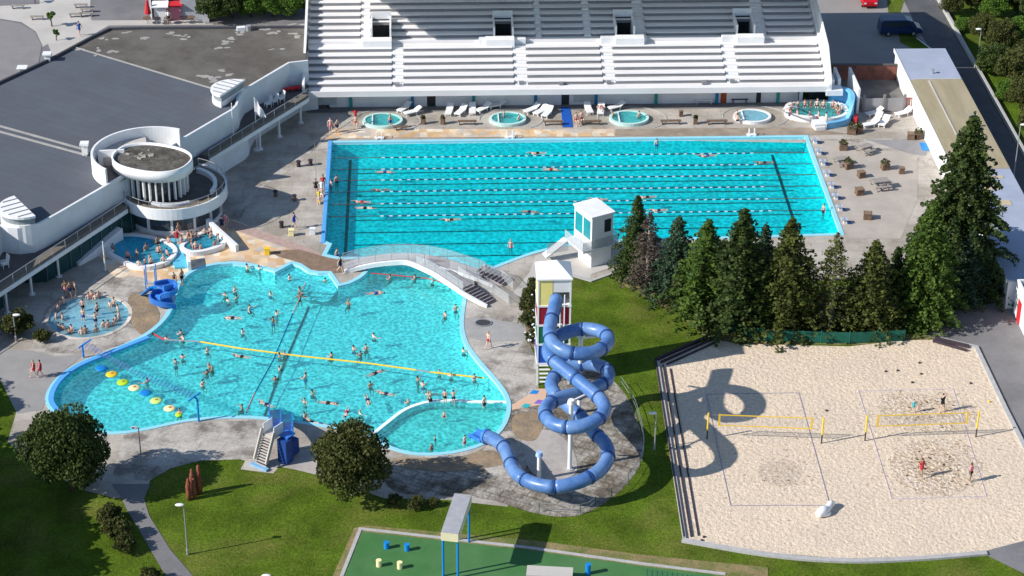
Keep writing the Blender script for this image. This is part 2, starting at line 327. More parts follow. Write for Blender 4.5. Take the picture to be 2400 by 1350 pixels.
    def leaf(s, c, sz, flat=.5):
        n = Vector((R.gauss(0, 1)*flat, R.gauss(0, 1)*flat, R.gauss(.3, 1))).normalized()
        u = n.orthogonal().normalized(); a = R.random()*6.28; v = n.cross(u); u2 = u*cos(a)+v*sin(a); v2 = n.cross(u2)
        c = Vector(c); e = .5*sz; f = e*R.uniform(.55, .9)
        return s.add([c-u2*e, c-v2*f, c+u2*e, c+v2*f], [(0, 1, 2, 3)])
    def build(s, name, mats, parent=None, world=True, bevel=0, label=None):
        me = bpy.data.meshes.new(name)
        vs = s.v
        if parent is not None and world:
            M = (Matrix.Translation(parent.location) @ Matrix.Rotation(parent.rotation_euler.z, 4, 'Z')).inverted()
            vs = [tuple(M @ Vector(v)) for v in s.v]
        me.from_pydata(vs, [], s.f)
        if not isinstance(mats, (list, tuple)): mats = [mats]
        for m in mats: me.materials.append(m)
        me.polygons.foreach_set('material_index', s.mi); me.polygons.foreach_set('use_smooth', s.sm); me.update()
        o = bpy.data.objects.new(name, me); COL.objects.link(o)
        if parent is not None: o.parent = parent
        if bevel:
            b = o.modifiers.new('bevel', 'BEVEL'); b.width = bevel; b.segments = 2; b.limit_method = 'ANGLE'
        if label: o['label'] = label
        return o
LABELS = {}
def tag(o, label, cat, group=None, kind=None):
    o['label'] = label; o['category'] = cat
    if group: o['group'] = group
    if kind: o['kind'] = kind
    LABELS.setdefault(label, []).append(o.name)
    return o
def T(name, label, cat, loc=(0, 0, 0), rz=0.0, group=None):
    o = bpy.data.objects.new(name, None); COL.objects.link(o); o.location = loc; o.rotation_euler = (0, 0, rz); o.empty_display_size = .3
    return tag(o, label, cat, group)
def struct(mb, name, m, kind='structure'):
    o = mb.build(name, m); o['kind'] = kind; return o
def dup(root, loc, rz, label, scale=1.0, group=None):
    r = root.copy(); COL.objects.link(r); r.location = loc; r.rotation_euler = (0, 0, rz); r.scale = (scale,)*3 if not isinstance(scale, tuple) else scale
    r['label'] = label; LABELS.setdefault(label, []).append(r.name)
    if group: r['group'] = group
    for ch in list(root.children):
        c = ch.copy(); COL.objects.link(c); c.parent = r
        for g in list(ch.children): d = g.copy(); COL.objects.link(d); d.parent = c
    return r
def crs(pts, n=6, closed=True):
    """Catmull-Rom through points"""
    P = [Vector(p) for p in pts]; m = len(P); out = []
    for i in range(m if closed else m-1):
        p0 = P[(i-1) % m] if closed else P[max(i-1, 0)]; p1 = P[i]; p2 = P[(i+1) % m] if closed else P[min(i+1, m-1)]; p3 = P[(i+2) % m] if closed else P[min(i+2, m-1)]
        for k in range(n):
            t = k/n; out.append(.5*((2*p1)+(-p0+p2)*t+(2*p0-5*p1+4*p2-p3)*t*t+(-p0+3*p1-3*p2+p3)*t**3))
    if not closed: out.append(P[-1])
    return out
def circ(c, r, n=40, ry=None, a0=0, rot=0.0):
    ry = r if ry is None else ry; o = []
    for k in range(n):
        a = a0+2*pi*k/n; x, y = r*cos(a), ry*sin(a); o.append(Vector((c[0]+x*cos(rot)-y*sin(rot), c[1]+x*sin(rot)+y*cos(rot), 0)))
    return o
def ccw(poly):
    n = len(poly); A = sum(poly[i][0]*poly[(i+1) % n][1]-poly[(i+1) % n][0]*poly[i][1] for i in range(n))
    return poly if A > 0 else poly[::-1]
ORD = ['first', 'second', 'third', 'fourth', 'fifth', 'sixth', 'seventh', 'eighth', 'ninth', 'tenth', 'eleventh', 'twelfth', 'thirteenth', 'fourteenth', 'fifteenth', 'sixteenth', 'seventeenth', 'eighteenth', 'nineteenth', 'twentieth', 'twenty-first', 'twenty-second', 'twenty-third', 'twenty-fourth']
#PART2
# ------------------------------------------------------------------ ground, paving and water outlines
SW0, SW1, SWY0, SWY1 = 0.45, 49.6, 0.25, 21.6
swim_low = UL([(1955, 549), (1700, 556), (1440, 563), (1330, 573), (1250, 591), (1185, 614), (1143, 630), (1110, 632), (1050, 622), (960, 606), (860, 603), (800, 603), (765, 597)])
swim_low = crs(swim_low[2:], 5, False)
SWIM = [Vector((SW0, .1, 0)), Vector((SW0, SWY1, 0)), Vector((SW1, SWY1, 0)), Vector((SW1, SWY0, 0))]+swim_low+[U(778, 572)]
SWIM = ccw(SWIM)
lz = [(585, 622), (640, 634), (644, 640), (684, 618), (700, 622), (722, 637), (745, 641), (770, 641), (780, 655), (792, 672)]
lz2 = [(820, 665), (845, 652), (862, 637), (875, 622), (960, 620), (1020, 632), (1060, 652), (1083, 690), (1080, 730), (1078, 765), (1088, 805), (1120, 850), (1158, 893), (1183, 930), (1187, 965), (1170, 1005), (1130, 1038), (1060, 1058), (980, 1062), (920, 1048), (870, 1020), (800, 1003), (725, 991), (665, 983), (590, 976), (510, 977), (430, 985), (345, 1003), (270, 1013), (200, 1005), (150, 985), (118, 945), (122, 915), (145, 885), (185, 857), (250, 830), (320, 800), (365, 772), (397, 738), (412, 700), (425, 662), (455, 636), (500, 622), (545, 618)]
LEIS = UL(lz)+crs(UL(lz2), 3, False)
LEIS = ccw(LEIS)
RC = U(208, 742); ROUND = circ(RC, 3.55, 40, 3.75)
HOLES = [SWIM, LEIS, ROUND]
BIG = [Vector((-160, -130, 0)), Vector((240, -130, 0)), Vector((240, 260, 0)), Vector((-160, 260, 0))]
# one big sheet of grass with the pool pits left open
struct(MB().area(BIG, 0, HOLES), 'lawn', GRASS)
deck_px = [(-260, 1130), (-120, 860), (-40, 830), (0, 890), (40, 960), (18, 1035), (60, 1075), (120, 1110), (200, 1150), (270, 1168), (340, 1165), (352, 1125), (400, 1095), (470, 1078), (540, 1070), (575, 1080), (564, 1100), (640, 1110), (655, 1094), (700, 1102), (760, 1118), (900, 1168), (1050, 1172), (1190, 1188), (1230, 1110), (1240, 1000), (1262, 930), (1262, 860), (1240, 800), (1226, 745), (1230, 700), (1258, 655), (1330, 640), (1385, 656), (1445, 636), (1560, 640), (1700, 640), (1900, 660), (2000, 650), (2120, 640), (2250, 640), (2330, 600)]
deck = UL(deck_px)+[Vector((63, 0, 0)), Vector((62.5, 37, 0)), Vector((53.2, 37, 0)), Vector((53.2, 31, 0)), Vector((-4, 31, 0)), Vector((-40, 10, 0)), Vector((-40, -30, 0))]
struct(MB().area(deck, .012, HOLES), 'pool_deck', CONC)
ROCKP = crs(UL([(1205, 900), (1262, 925), (1330, 880), (1400, 870), (1450, 905), (1485, 960), (1508, 1040), (1500, 1090), (1460, 1145), (1400, 1190), (1330, 1212), (1240, 1200), (1150, 1172), (1040, 1162), (935, 1155), (900, 1120), (930, 1075), (1060, 1080), (1140, 1045), (1185, 1000)]), 4)
struct(MB().area(ROCKP, .022, [LEIS]), 'rocky_ground', ROCK)
SHN = [0]
def sheet(name, px, m, z=.02, smooth=0, holes=()):
    SHN[0] += 1; z += .0004*SHN[0]
    P = UL(px); P = crs(P, smooth) if smooth else P
    return struct(MB().area(P, z, holes), name, m)
sheet('rocky_ground', [(1140, 1045), (1200, 1010), (1235, 1060), (1225, 1110), (1170, 1120), (1130, 1090)], CONC2, .034, 4, [LEIS])
sheet('rocky_ground', [(1225, 1020), (1290, 1010), (1340, 1050), (1350, 1110), (1290, 1125), (1240, 1100)], STONES, .048, 4)
# older paving south and east of the leisure pool
sheet('weathered_paving', [(290, 1020), (440, 992), (600, 985), (610, 1075), (470, 1080), (400, 1098), (345, 1130), (262, 1120)], CONC2, .022, 0, [LEIS])
sheet('weathered_paving', [(1090, 700), (1150, 740), (1230, 745), (1240, 800), (1255, 850), (1255, 930), (1200, 935), (1150, 870), (1095, 800)], CONC2, .022, 4, [LEIS])
sheet('stepping_stones', [(640, 1090), (765, 1040), (780, 1080), (900, 1160), (760, 1118), (655, 1092)], STONES, .024)
sheet('pale_paving', [(290, 575), (400, 640), (430, 660), (410, 700), (395, 735), (350, 780), (300, 805), (195, 832), (77, 823), (75, 808), (120, 690), (190, 690), (270, 600)], CONC2, .020, 0, [LEIS, ROUND])
sheet('sandstone_paving', [(235, 560), (500, 520), (560, 520), (640, 560), (700, 590), (690, 615), (640, 630), (570, 610), (500, 618), (450, 632), (415, 662), (395, 680), (330, 650), (270, 650), (240, 610)], TILES, .030, 3, [LEIS])
sheet('sandstone_paving', [(762, 326), (780, 303), (1440, 303), (1442, 320), (900, 323)], TILES, .030)
sheet('sandstone_paving', [(505, 535), (540, 500), (640, 410), (760, 320), (762, 326), (700, 385), (600, 450), (560, 520)], CONC2, .026)
sheet('planting_strip', [(520, 514), (545, 518), (700, 572), (762, 600), (756, 612), (690, 588), (520, 530)], mat('pink_paving', (.42, .30, .26), .9, .12, 2, fine=.15), .036)
sheet('planting_strip', [(625, 590), (700, 585), (760, 602), (800, 612), (860, 606), (865, 618), (800, 640), (760, 640), (735, 640), (700, 615), (660, 605)], MULCH, .040, 0, [SWIM, LEIS])
sheet('tub_surround', [(1080, 745), (1145, 748), (1235, 760), (1240, 800), (1130, 800), (1092, 790)], mat('mid_concrete', (.34, .33, .32), .85, .1, .8, fine=.1), .028, 0, [LEIS])
sheet('coloured_play_paving', [(1200, 950), (1262, 912), (1282, 912), (1278, 948), (1200, 962)], mat('peach_paving', (.62, .42, .30), .85, .06, 1), .046, 0, [LEIS])
for i, (x, y, m) in enumerate([(1252, 920, BLUEP), (1232, 952, CL['teal']), (1263, 943, mat('purple_mark', (.25, .12, .5), .7))]):
    sheet('coloured_mark', [(x-12, y+4), (x-2, y-5), (x+12, y-3), (x+6, y+5)], m, .056)
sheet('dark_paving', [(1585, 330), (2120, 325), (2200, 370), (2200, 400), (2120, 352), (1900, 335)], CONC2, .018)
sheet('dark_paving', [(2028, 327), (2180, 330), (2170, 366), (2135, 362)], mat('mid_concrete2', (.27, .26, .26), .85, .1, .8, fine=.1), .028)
sheet('brown_paving', [(1720, 300), (1900, 300), (1990, 315), (1890, 318), (1440, 320), (1445, 303)], mat('brown_concrete', (.33, .27, .21), .85, .15, .8, col2=(.22, .17, .13), c2amt=.7, c2scale=.5, fine=.12), .022)
sheet('pale_paving', [(1925, 330), (1990, 330), (2060, 352), (2150, 360), (2150, 470), (2110, 560), (1990, 560), (1960, 440)], mat('deck_east', (.44, .39, .34), .85, .08, .5, col2=(.36, .32, .28), c2amt=.7, c2scale=.3, fine=.08), .020, 0)
sheet('worn_track', [(1255, 600), (1330, 572), (1400, 565), (1385, 655), (1330, 640), (1262, 655), (1230, 700), (1200, 690), (1240, 640)], PALE, .018)
BRN = mat('tan_soil', (.33, .24, .15), .95, .25, .8, .04, 4, col2=(.20, .16, .12), c2amt=.8, c2scale=.6, fine=.2)
sheet('bare_soil', [(925, 1075), (1060, 1074), (1125, 1058), (1165, 1060), (1175, 1090), (1060, 1105), (960, 1098)], BRN, .040, 4, [LEIS])
sheet('bare_soil', [(1205, 975), (1265, 965), (1272, 1000), (1250, 1035), (1205, 1020)], BRN, .040, 4, [LEIS])
sheet('bare_soil', [(330, 690), (375, 735), (345, 790), (310, 760), (300, 700)], BRN, .030, 4, [LEIS, ROUND])
# paths
sheet('footpath', [(262, 1135), (352, 1135), (338, 1170), (350, 1210), (400, 1290), (462, 1362), (470, 1420), (430, 1420), (395, 1362), (330, 1250), (300, 1200), (280, 1160)], ASPH, .022)
sheet('footpath', [(-260, 860), (-40, 815), (70, 822), (130, 835), (195, 832), (150, 870), (115, 915), (100, 960), (40, 970), (0, 890), (-40, 900)], mat('mid_asphalt', (.30, .29, .28), .9, .1, .5, fine=.08), .018, 0, [LEIS])
sheet('footpath', [(2165, 782), (2272, 705), (2330, 640), (2420, 760), (2600, 900), (2600, 1180), (2425, 1180), (2350, 960), (2283, 818), (2195, 797)], ASPH, .022)
sheet('footpath', [(2300, 1296), (2420, 1255), (2500, 1260), (2500, 1420), (2400, 1345)], ASPH, .022)
# worn dry ground round the court and under the firs
sheet('dry_grass', [(1440, 650), (1570, 655), (1650, 700), (1760, 770), (1990, 795), (2170, 780), (2160, 800), (1990, 808), (1690, 800), (1600, 745), (1500, 690)], DRY, .008, 3)
sheet('dry_grass', [(780, 1350), (830, 1238), (860, 1232), (1260, 1268), (1500, 1300), (1800, 1330), (1800, 1420), (760, 1420)], DRY, .008)
# sand court
SANDP = [(1535, 848), (1665, 794), (1725, 806), (1990, 813), (2110, 799), (2190, 797), (2283, 818), (2350, 960), (2425, 1110), (2425, 1262), (2310, 1292), (2150, 1305), (1980, 1310), (1800, 1296), (1600, 1262)]
sheet('sand', SANDP, SAND, .03)
sheet('trodden_sand', [(2060, 930), (2140, 925), (2230, 935), (2290, 965), (2270, 1010), (2160, 1015), (2080, 990)], SANDW, .036, 4)
sheet('trodden_sand', [(2110, 1050), (2180, 1030), (2260, 1040), (2300, 1080), (2290, 1130), (2210, 1165), (2120, 1140), (2085, 1095)], SANDW, .036, 4)
sheet('trodden_sand', [(1780, 1095), (1850, 1080), (1880, 1110), (1850, 1140), (1795, 1130)], mat('sand_hollows', (.56, .46, .36), .95, .1, 2, .14, 3, fine=.2, fscale=5), .036, 4)
SPK = MB(); rg = random.Random(3)
for cx_, cy_, sx_, sy_, n_ in ((2165, 965, 48, 20, 240), (2190, 1095, 48, 32, 420), (1830, 1108, 32, 18, 45), (2100, 1000, 120, 40, 40), (1900, 1050, 150, 110, 60)):
    for i in range(n_):
        q = U(rg.gauss(cx_, sx_), rg.gauss(cy_, sy_)); r_ = rg.uniform(.04, .11); a_ = rg.random()*3
        SPK.add([(q.x+r_*cos(a_+t)*1.3, q.y+r_*sin(a_+t), .058) for t in (0, 1.1, 2.2, 3.2, 4.2, 5.2)], [(0, 1, 2, 3, 4, 5)])
struct(SPK, 'footprints', mat('damp_sand', (.43, .315, .205), .95, .3, 3), 'stuff')
# green court
sheet('green_court', [(850, 1247), (1240, 1290), (1500, 1327), (1700, 1352), (1700, 1440), (770, 1440)], TURF, .03)
k = MB(); k.strip(UL([(770, 1440), (848, 1243), (1240, 1287), (1500, 1324), (1700, 1349)]), 0, .28, 0, .07); struct(k, 'kerb', KERB)
k = MB(); k.strip(UL([(2190, 797), (2283, 818), (2350, 960), (2425, 1110)]), 0, .38, 0, .22); struct(k, 'kerb', KERB)
k = MB(); k.strip(crs(UL([(1600, 1264), (1800, 1298), (1980, 1312), (2150, 1307), (2310, 1294)]), 5, False), -.45, 0, 0, .18); struct(k, 'kerb', KERB)
k = MB(); k.strip(UL([(1537, 850), (1600, 1264)]), 0, .25, 0, .2); struct(k, 'kerb', KERB)
k = MB(); k.strip(UL([(1445, 636), (1385, 657), (1330, 641)]), 0, .3, 0, .1); struct(k, 'kerb', KERB)
# north side: plaza, car park, road, verges
struct(MB().area([Vector((-90, 36, 0)), Vector((-2.6, 36, 0)), Vector((-2.6, 130, 0)), Vector((-90, 130, 0))], .012), 'car_park', ASPH)
struct(MB().area(UL([(95, 60), (125, 135), (255, 60), (500, 58), (500, 48), (210, 48), (215, -60), (90, -70)]), .022), 'plaza_paving', PALE)
sheet('asphalt_circle', [(-250, 50), (0, 48), (50, 56), (84, 78), (98, 108), (90, 150), (0, 215), (-250, 330)], mat('asphalt_pale', (.24, .225, .225), .9, .1, .4, fine=.1), .028)
struct(MB().area(UL([(-250, 44), (0, 14), (200, 5), (215, 48), (100, 110), (98, 104), (84, 74), (50, 52), (0, 44)]), .018), 'plaza_paving', PALE)
sheet('footpath', [(480, 56), (718, 54), (718, 46), (480, 44)], ASPH, .026)
struct(MB().area([Vector((52.8, 36, 0)), Vector((71.3, 36, 0)), Vector((71.3, 140, 0)), Vector((52.8, 140, 0))], .012), 'car_park', mat('car_park_concrete', (.30, .28, .265), .9, .12, .4, fine=.1, col2=(.22, .21, .2), c2amt=.6, c2scale=.2))
struct(MB().area([Vector((67.4, -40, 0)), Vector((71.3, -40, 0)), Vector((71.3, 140, 0)), Vector((67.4, 140, 0))], .022), 'road', ROAD)
struct(MB().area(UL([(2075, -30), (2130, -30), (2110, 30), (2082, 30)]), .03), 'lawn', GRASS)
struct(MB().area(UL([(2100, 55), (2160, 95), (2185, 120), (2150, 120), (2110, 100)]), .03), 'lawn', GRASS)
struct(MB().area([Vector((54.0, 29.6, 0)), Vector((61.95, 29.6, 0)), Vector((61.95, 36, 0)), Vector((53.4, 36, 0)), Vector((53.4, 31, 0))], .05), 'service_yard', mat('yard_asphalt_shade', (.13, .125, .125), .9, .15, .6, fine=.15, col2=(.22, .2, .18), c2amt=.6, c2scale=.3))  # yard asphalt with the stand's shade darkened into its colour
sheet('white_road_line', [(2147, 90), (2150, 90), (2188, 118), (2184, 118)], WHITE, .034)
k = MB(); k.strip([(71.5, -60), (71.5, 140)], -.15, .12, 0, .55); w_ = T('boundary_wall', 'low pale concrete wall with dark face along the dark road', 'wall', (71.5, 10, 0)); k.build('coping_wall', KERB, w_)

# ------------------------------------------------------------------ the three sunk pools
def pool(name, label, poly, depth, wl, tile, rim, wmat, wname, rimw=.42, extra=None, wall=None):
    t = T(name, label, 'pool', (poly[0].x, poly[0].y, 0))
    b = MB(); b.area(poly, -depth); n = len(poly)
    o = len(b.v); b.add([(p.x, p.y, -depth) for p in poly]+[(p.x, p.y, -.04) for p in poly], [(i, n+i, n+(i+1) % n, (i+1) % n) for i in range(n)])
    b.build('basin', tile, t)
    r = MB(); r.strip(poly, -rimw, .02, -.12, .06, True); r.build('rim', rim, t)
    wm = MB(); wm.area(poly, wl); struct(wm, wname, wmat)
    return t
tS = pool('swimming_pool', 'long rectangular swimming pool with turquoise water, lanes and pale blue rim', SWIM, 1.7, -.22, TILEA, RIMB, WSWIM, 'pool_water', .38)
tL = pool('leisure_pool', 'large free-form leisure pool full of bathers, pale blue rim', LEIS, 1.40, -.20, TILEB, RIMB, WLEIS, 'pool_water', .36)
tR = pool('round_pool', 'round shallow pool of pale blue water ringed by stone setts at the left', ROUND, .40, -.06, TILEC, TILESC, WPALE, 'pool_water', .30)
# bright blue stretch of the rim on the west bend
b_ = MB(); b_.strip(crs(UL([(345, 790), (250, 828), (183, 856), (143, 884), (120, 915), (115, 946), (138, 975)]), 5, False), -.02, .42, -.05, .16); b_.build('rim_curb', RIMBD, tL)
b_ = MB(); b_.bx(.06, .42, -.3, 21.9, -.1, .12); b_.build('rim_curb', RIMBD, tS)
# ledge that parts off the small shallow bay, and its shallow floor
led = crs(UL([(1186, 945), (1120, 944), (1060, 941), (1005, 944), (950, 962), (905, 995), (880, 1015), (860, 1028)], -.25), 5, False)
b_ = MB(); b_.strip(led, -.16, .16, -1.40, -.10); b_.build('ledge', TILEB, tL)
bay = UL([(1186, 945), (1120, 944), (1060, 941), (1005, 944), (950, 962), (905, 995), (880, 1010), (920, 1048), (980, 1062), (1060, 1058), (1130, 1038), (1170, 1005), (1187, 965)], 0)
b_ = MB(); b_.area(bay, -.72); b_.build('shallow_floor', mat('bay_tile', (.66, .84, .78), .5, .1, .8), tL)
# steps in the notch
b_ = MB()
for i in range(3): b_.area(UL([(646-2*i, 640+6*i), (684, 616), (722, 637), (770, 641), (790, 672+2*i), (780-8*i, 680+6*i), (700, 672+6*i)]), -.42-.16*i)
b_.build('entry_steps', TILEC, tL)
# lane lines on the bottom
LY = [U(1200, y).y for y in (362, 389, 414.5, 441.5, 470, 498.5, 527, 555.5)]
b_ = MB()
for y in LY: b_.bx(3.0, 47.2, y-.09-.55, y+.09-.55, -1.69, -1.685)
for x in (2.3, 46.2): b_.bx(x-.15, x+.15, .4, 20.9, -1.68, -1.675)
b_.build('lane_lines', LINE, tS)
# the shallow starting shelf on the west end
b_ = MB(); b_.bx(.46, 1.0, .2, 21.5, -1.69, -1.0); b_.build('end_wall', TILEA, tS)
# lane ropes
for i, y in enumerate(LY):
    if i > 5: continue
    t = T('lane_rope', ['lane rope nearest the grandstand', 'second lane rope from the grandstand', 'third lane rope from the grandstand', 'fourth lane rope from the grandstand', 'fifth lane rope from the grandstand', 'sixth lane rope from the grandstand, nearest the bridge'][i]+', white and dark floats', 'lane rope', (0, y, -.2), 0, 'lane ropes across the swimming pool')
    c = MB(); c.tube([(.6, y, -.17), (49.4, y, -.17)], .045, 6); c.build('cable', BEAM if i % 2 else mat('brown_rope', (.11, .07, .05), .8), t)
    f = MB(); x = 5.6
    while x < 43.5:
        f.tube([(x, y, -.18), (x+.34, y, -.18)], .062, 6); x += .86
    f.build('floats', mat('worn_float', (.55, .60, .60), .6, .1, 2), t)
    f = MB(); x = 6.03
    while x < 43.5:
        f.tube([(x-.05, y, -.18), (x+.44, y, -.18)], .066, 6); x += .86
    f.build('dark_floats', mat('navy_float', (.01, .05, .12), .5), t)
# starting blocks at the east end
bx0 = None
for i, (x, y) in enumerate([(1912, 336), (1918, 362), (1926, 387), (1934, 413), (1943, 441), (1953, 467), (1963, 494), (1974, 524)]):
    p = U(x, y); p.x = 50.35
    lab = '%s starting block from the grandstand end at the east pool edge' % ORD[i]
    if bx0 is None:
        t = bx0 = T('starting_block', lab, 'starting block', p, 0, 'starting blocks on the east pool edge')
        b_ = MB(); b_.box(p+Vector((.1, 0, .22)), (.35, .3, .44)); b_.build('pedestal', WHITE, t)
        b_ = MB(); b_.box(p+Vector((0, 0, .50)), (.62, .5, .10)); b_.build('platform', mat('block_top', (.45, .5, .6), .6), t)
        b_ = MB(); b_.box(p+Vector((.45, 0, .14)), (.3, .5, .08)); b_.build('step', BLUED, t)
        b_ = MB(); b_.tube([p+Vector((-.2, -.22, .5)), p+Vector((-.2, -.22, .72)), p+Vector((-.2, .22, .72)), p+Vector((-.2, .22, .5))], .025, 6); b_.build('grab_rail', METAL, t)
    else: dup(bx0, p, 0, lab)
# dividing ropes in the leisure pool
def rope(label, pts, segs, r=.07):
    P = UL(pts, -.15); t = T('dividing_rope', label, 'rope', P[0]); 
    for nm, m, i0, i1 in segs:
        b = MB(); q = P[i0:i1+1]; b.tube(q, r, 6); b.build(nm, m, t)
rope('yellow floating rope across the leisure pool with red west end', [(348, 776), (385, 796), (470, 801), (560, 816), (700, 834), (860, 851), (975, 867), (1008, 872), (1135, 886)], [('red_section', REDP, 0, 1), ('cable', METAL, 1, 2), ('yellow_floats', YEL, 2, 6), ('cable', METAL, 6, 7), ('yellow_floats', YEL, 7, 8)], .075)
rope('thin blue and red rope running from the notch towards the ladder slide', [(716, 662), (702, 700), (686, 735), (640, 845), (598, 920), (577, 968)], [('pale_section', mat('pink_rope', (.6, .35, .35), .7), 0, 2), ('blue_section', BLUED, 2, 4), ('red_section', REDP, 4, 5)], .045)
b_ = MB(); b_.tube([(p.x, p.y, -1.37) for p in UL([(722, 690), (680, 785), (640, 880), (612, 960)])], .09, 6); b_.build('bottom_line', LINE, tL)
rope('red rope floating under the footbridge', [(868, 640), (925, 645), (1000, 652), (1075, 672)], [('red_section', REDP, 0, 3)], .045)

# ------------------------------------------------------------------ grandstand
X0, X1 = -2.55, 53.0
st = T('grandstand', 'white stepped concrete grandstand above the swimming pool, with four stair openings', 'grandstand', (25, 28.6, 0))
TD, TR, Z0 = 1.1, .32, 2.62
Y0 = 28.55
AISL = [(U(x0, 150, 4).x, U(x1, 150, 4).x) for x0, x1 in ((919, 946), (1204, 1236), (1411, 1441), (1699, 1731))]
AISU = [(U(x0, 40, 6).x, U(x1, 40, 6).x) for x0, x1 in ((846, 868), (1252, 1267), (1365, 1383), (1484, 1510), (1763, 1792))]
VOM = [(U(x0, 60, 5.4).x, U(x1, 60, 5.4).x) for x0, x1 in ((872, 915), (1157, 1199), (1440, 1481), (1722, 1761))]
def cut(a, b, holes):
    seg = [(a, b)]
    for h0, h1 in holes:
        o = []
        for s0, s1 in seg:
            if h1 <= s0 or h0 >= s1: o.append((s0, s1)); continue
            if h0 > s0: o.append((s0, h0))
            if h1 < s1: o.append((h1, s1))
        seg = o
    return seg
tr = MB(); rs = MB(); gap = MB(); nt_ = 19
for k in range(nt_):
    y = Y0+k*TD+.5; z = Z0+k*TR
    holes = VOM if 7 <= k <= 9 else []
    for a, b in cut(X0, X1, holes):
        tr.bx(a, b, y, y+TD+(.02 if k < nt_-1 else 0), z-.30, z)
    if k >= 1:
        ais = AISL if k < 7 else AISU
        hs = holes+ais
        if k == 7: continue
        for a, b in cut(X0+.2, X1-.2, sorted(hs)):
            # bench plank over a dark block that paints the shaded gap on each tread
            tr.bx(a+.05, b-.05, y-.46, y+.06, z+.02, z+.10)
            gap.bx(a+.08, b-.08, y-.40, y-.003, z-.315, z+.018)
# walkway and front edge
tr.bx(X0, X1, Y0-.15, Y0+.52, Z0-.45, Z0-.05); tr.bx(X0, X1, Y0-.28, Y0-.152, Z0-.50, Z0+.12)
tr.build('tiers', TIERM, st); gap.build('bench_gap_shade', TIERD, st)
# aisle steps
for (x0, x1), rg in [(a, range(1, 7)) for a in AISL]+[(a, range(8, 19)) for a in AISU]:
    a_ = MB()
    for k in rg:
        y = Y0+k*TD+.5; z = Z0+k*TR; a_.bx(x0+.05, x1-.05, y-.36, y-.004, z-.318, z-.16)
    a_.build('aisle_stair', WHITE, st)
# stair openings
for i, (x0, x1) in enumerate(VOM):
    y0 = Y0+7*TD+.5; y1 = Y0+10*TD+.5; z = Z0+7*TR
    v = MB(); v.bx(x0-.12, x0+.06, y0-.1, y1+.1, z-.6, z+1.5); v.bx(x1-.06, x1+.12, y0-.1, y1+.1, z-.6, z+1.5); v.bx(x0-.12, x1+.12, y1, y1+.18, z-.2, z+2.0)
    o = v.build('opening_wall', WHITEB, st)
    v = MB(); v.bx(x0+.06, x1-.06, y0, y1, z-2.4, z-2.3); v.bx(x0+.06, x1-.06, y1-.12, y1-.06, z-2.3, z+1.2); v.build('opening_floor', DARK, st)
    v = MB(); c = (x0+x1)/2; sft = -.65 if i == 0 else (-.7 if i == 1 else (.75 if i == 2 else .7))
    v.bx(x0-.15+min(sft, 0)*1.2, x1+.15+max(sft, 0)*1.2, y0-1.3, y0-.16, z-.62, z+.52); v.build('front_parapet', WHITE, st)
    if i: v = MB(); v.bx(x0-1.7, x0-.14, y0-.6, y0+.25, z-.3, z+.34); v.build('side_ledge', WHITEB, st)
    if i in (1, 2): v = MB(); v.bx(x1+.13, x1+1.4, y0-.6, y0+.2, z-.3, z+.28); v.build('side_ledge', WHITEB, st)
# small scuffed front boxes
f_ = MB()
for x, y in ((931, 200), (1222, 196), (1427, 195), (1716, 192), (1315, 197), (1650, 196)):
    p = U(x, y, Z0+.1); f_.box(p+Vector((0, 0, .12)), (.5, .35, .3))
f_.build('front_boxes', TIERD, st)
# side walls and the back and roof that throw the big shadow
yb = Y0+nt_*TD+.5
for nm, x0, x1, hh in (('side_wall', X0-.25, X0, .95), ('side_wall', X1, X1+.25, .35)):
    v = MB(); zt = Z0+nt_*TR
    v.add([(x0, Y0-.3, Z0-.5), (x1, Y0-.3, Z0-.5), (x1, yb, .0), (x0, yb, 0), (x0, Y0-.3, Z0+hh), (x1, Y0-.3, Z0+hh), (x1, yb, zt+hh), (x0, yb, zt+hh)],
          [(4, 5, 6, 7), (0, 1, 5, 4), (1, 2, 6, 5), (2, 3, 7, 6), (3, 0, 4, 7), (3, 2, 1, 0)]); v.build(nm, WHITE, st)
v = MB(); PW = [(Y0-.3, Z0-.4), (Y0-.3, 3.3), (31.6, 6.0), (36, 7.0), (yb, 9.3), (yb, .1)]; n_ = len(PW)  # added end wall, top edge shaped to cast shade on the service yard
v.add([(X1+.26, a, c) for a, c in PW]+[(X1+.36, a, c) for a, c in PW], [tuple(range(n_)), tuple(range(2*n_-1, n_-1, -1))]+[(i, n_+i, n_+(i+1) % n_, (i+1) % n_) for i in range(n_)]); v.build('yard_shade_wall', WHITEB, st)
v = MB(); v.bx(X0-.25, X1+.25, yb, yb+.4, 0, 10.2); v.build('back_wall', WHITEB, st)
v = MB(); v.add([(X0-.3, 32.6, 14.4), (X1+.3, 32.6, 14.4), (X1+.3, yb+.5, 9.9), (X0-.3, yb+.5, 9.9), (X0-.3, 32.6, 15.0), (X1+.3, 32.6, 15.0), (X1+.3, yb+.5, 10.6), (X0-.3, yb+.5, 10.6)],
             [(4, 5, 6, 7), (0, 1, 5, 4), (1, 2, 6, 5), (2, 3, 7, 6), (3, 0, 4, 7), (3, 2, 1, 0)]); v.build('roof', WHITEB, st)
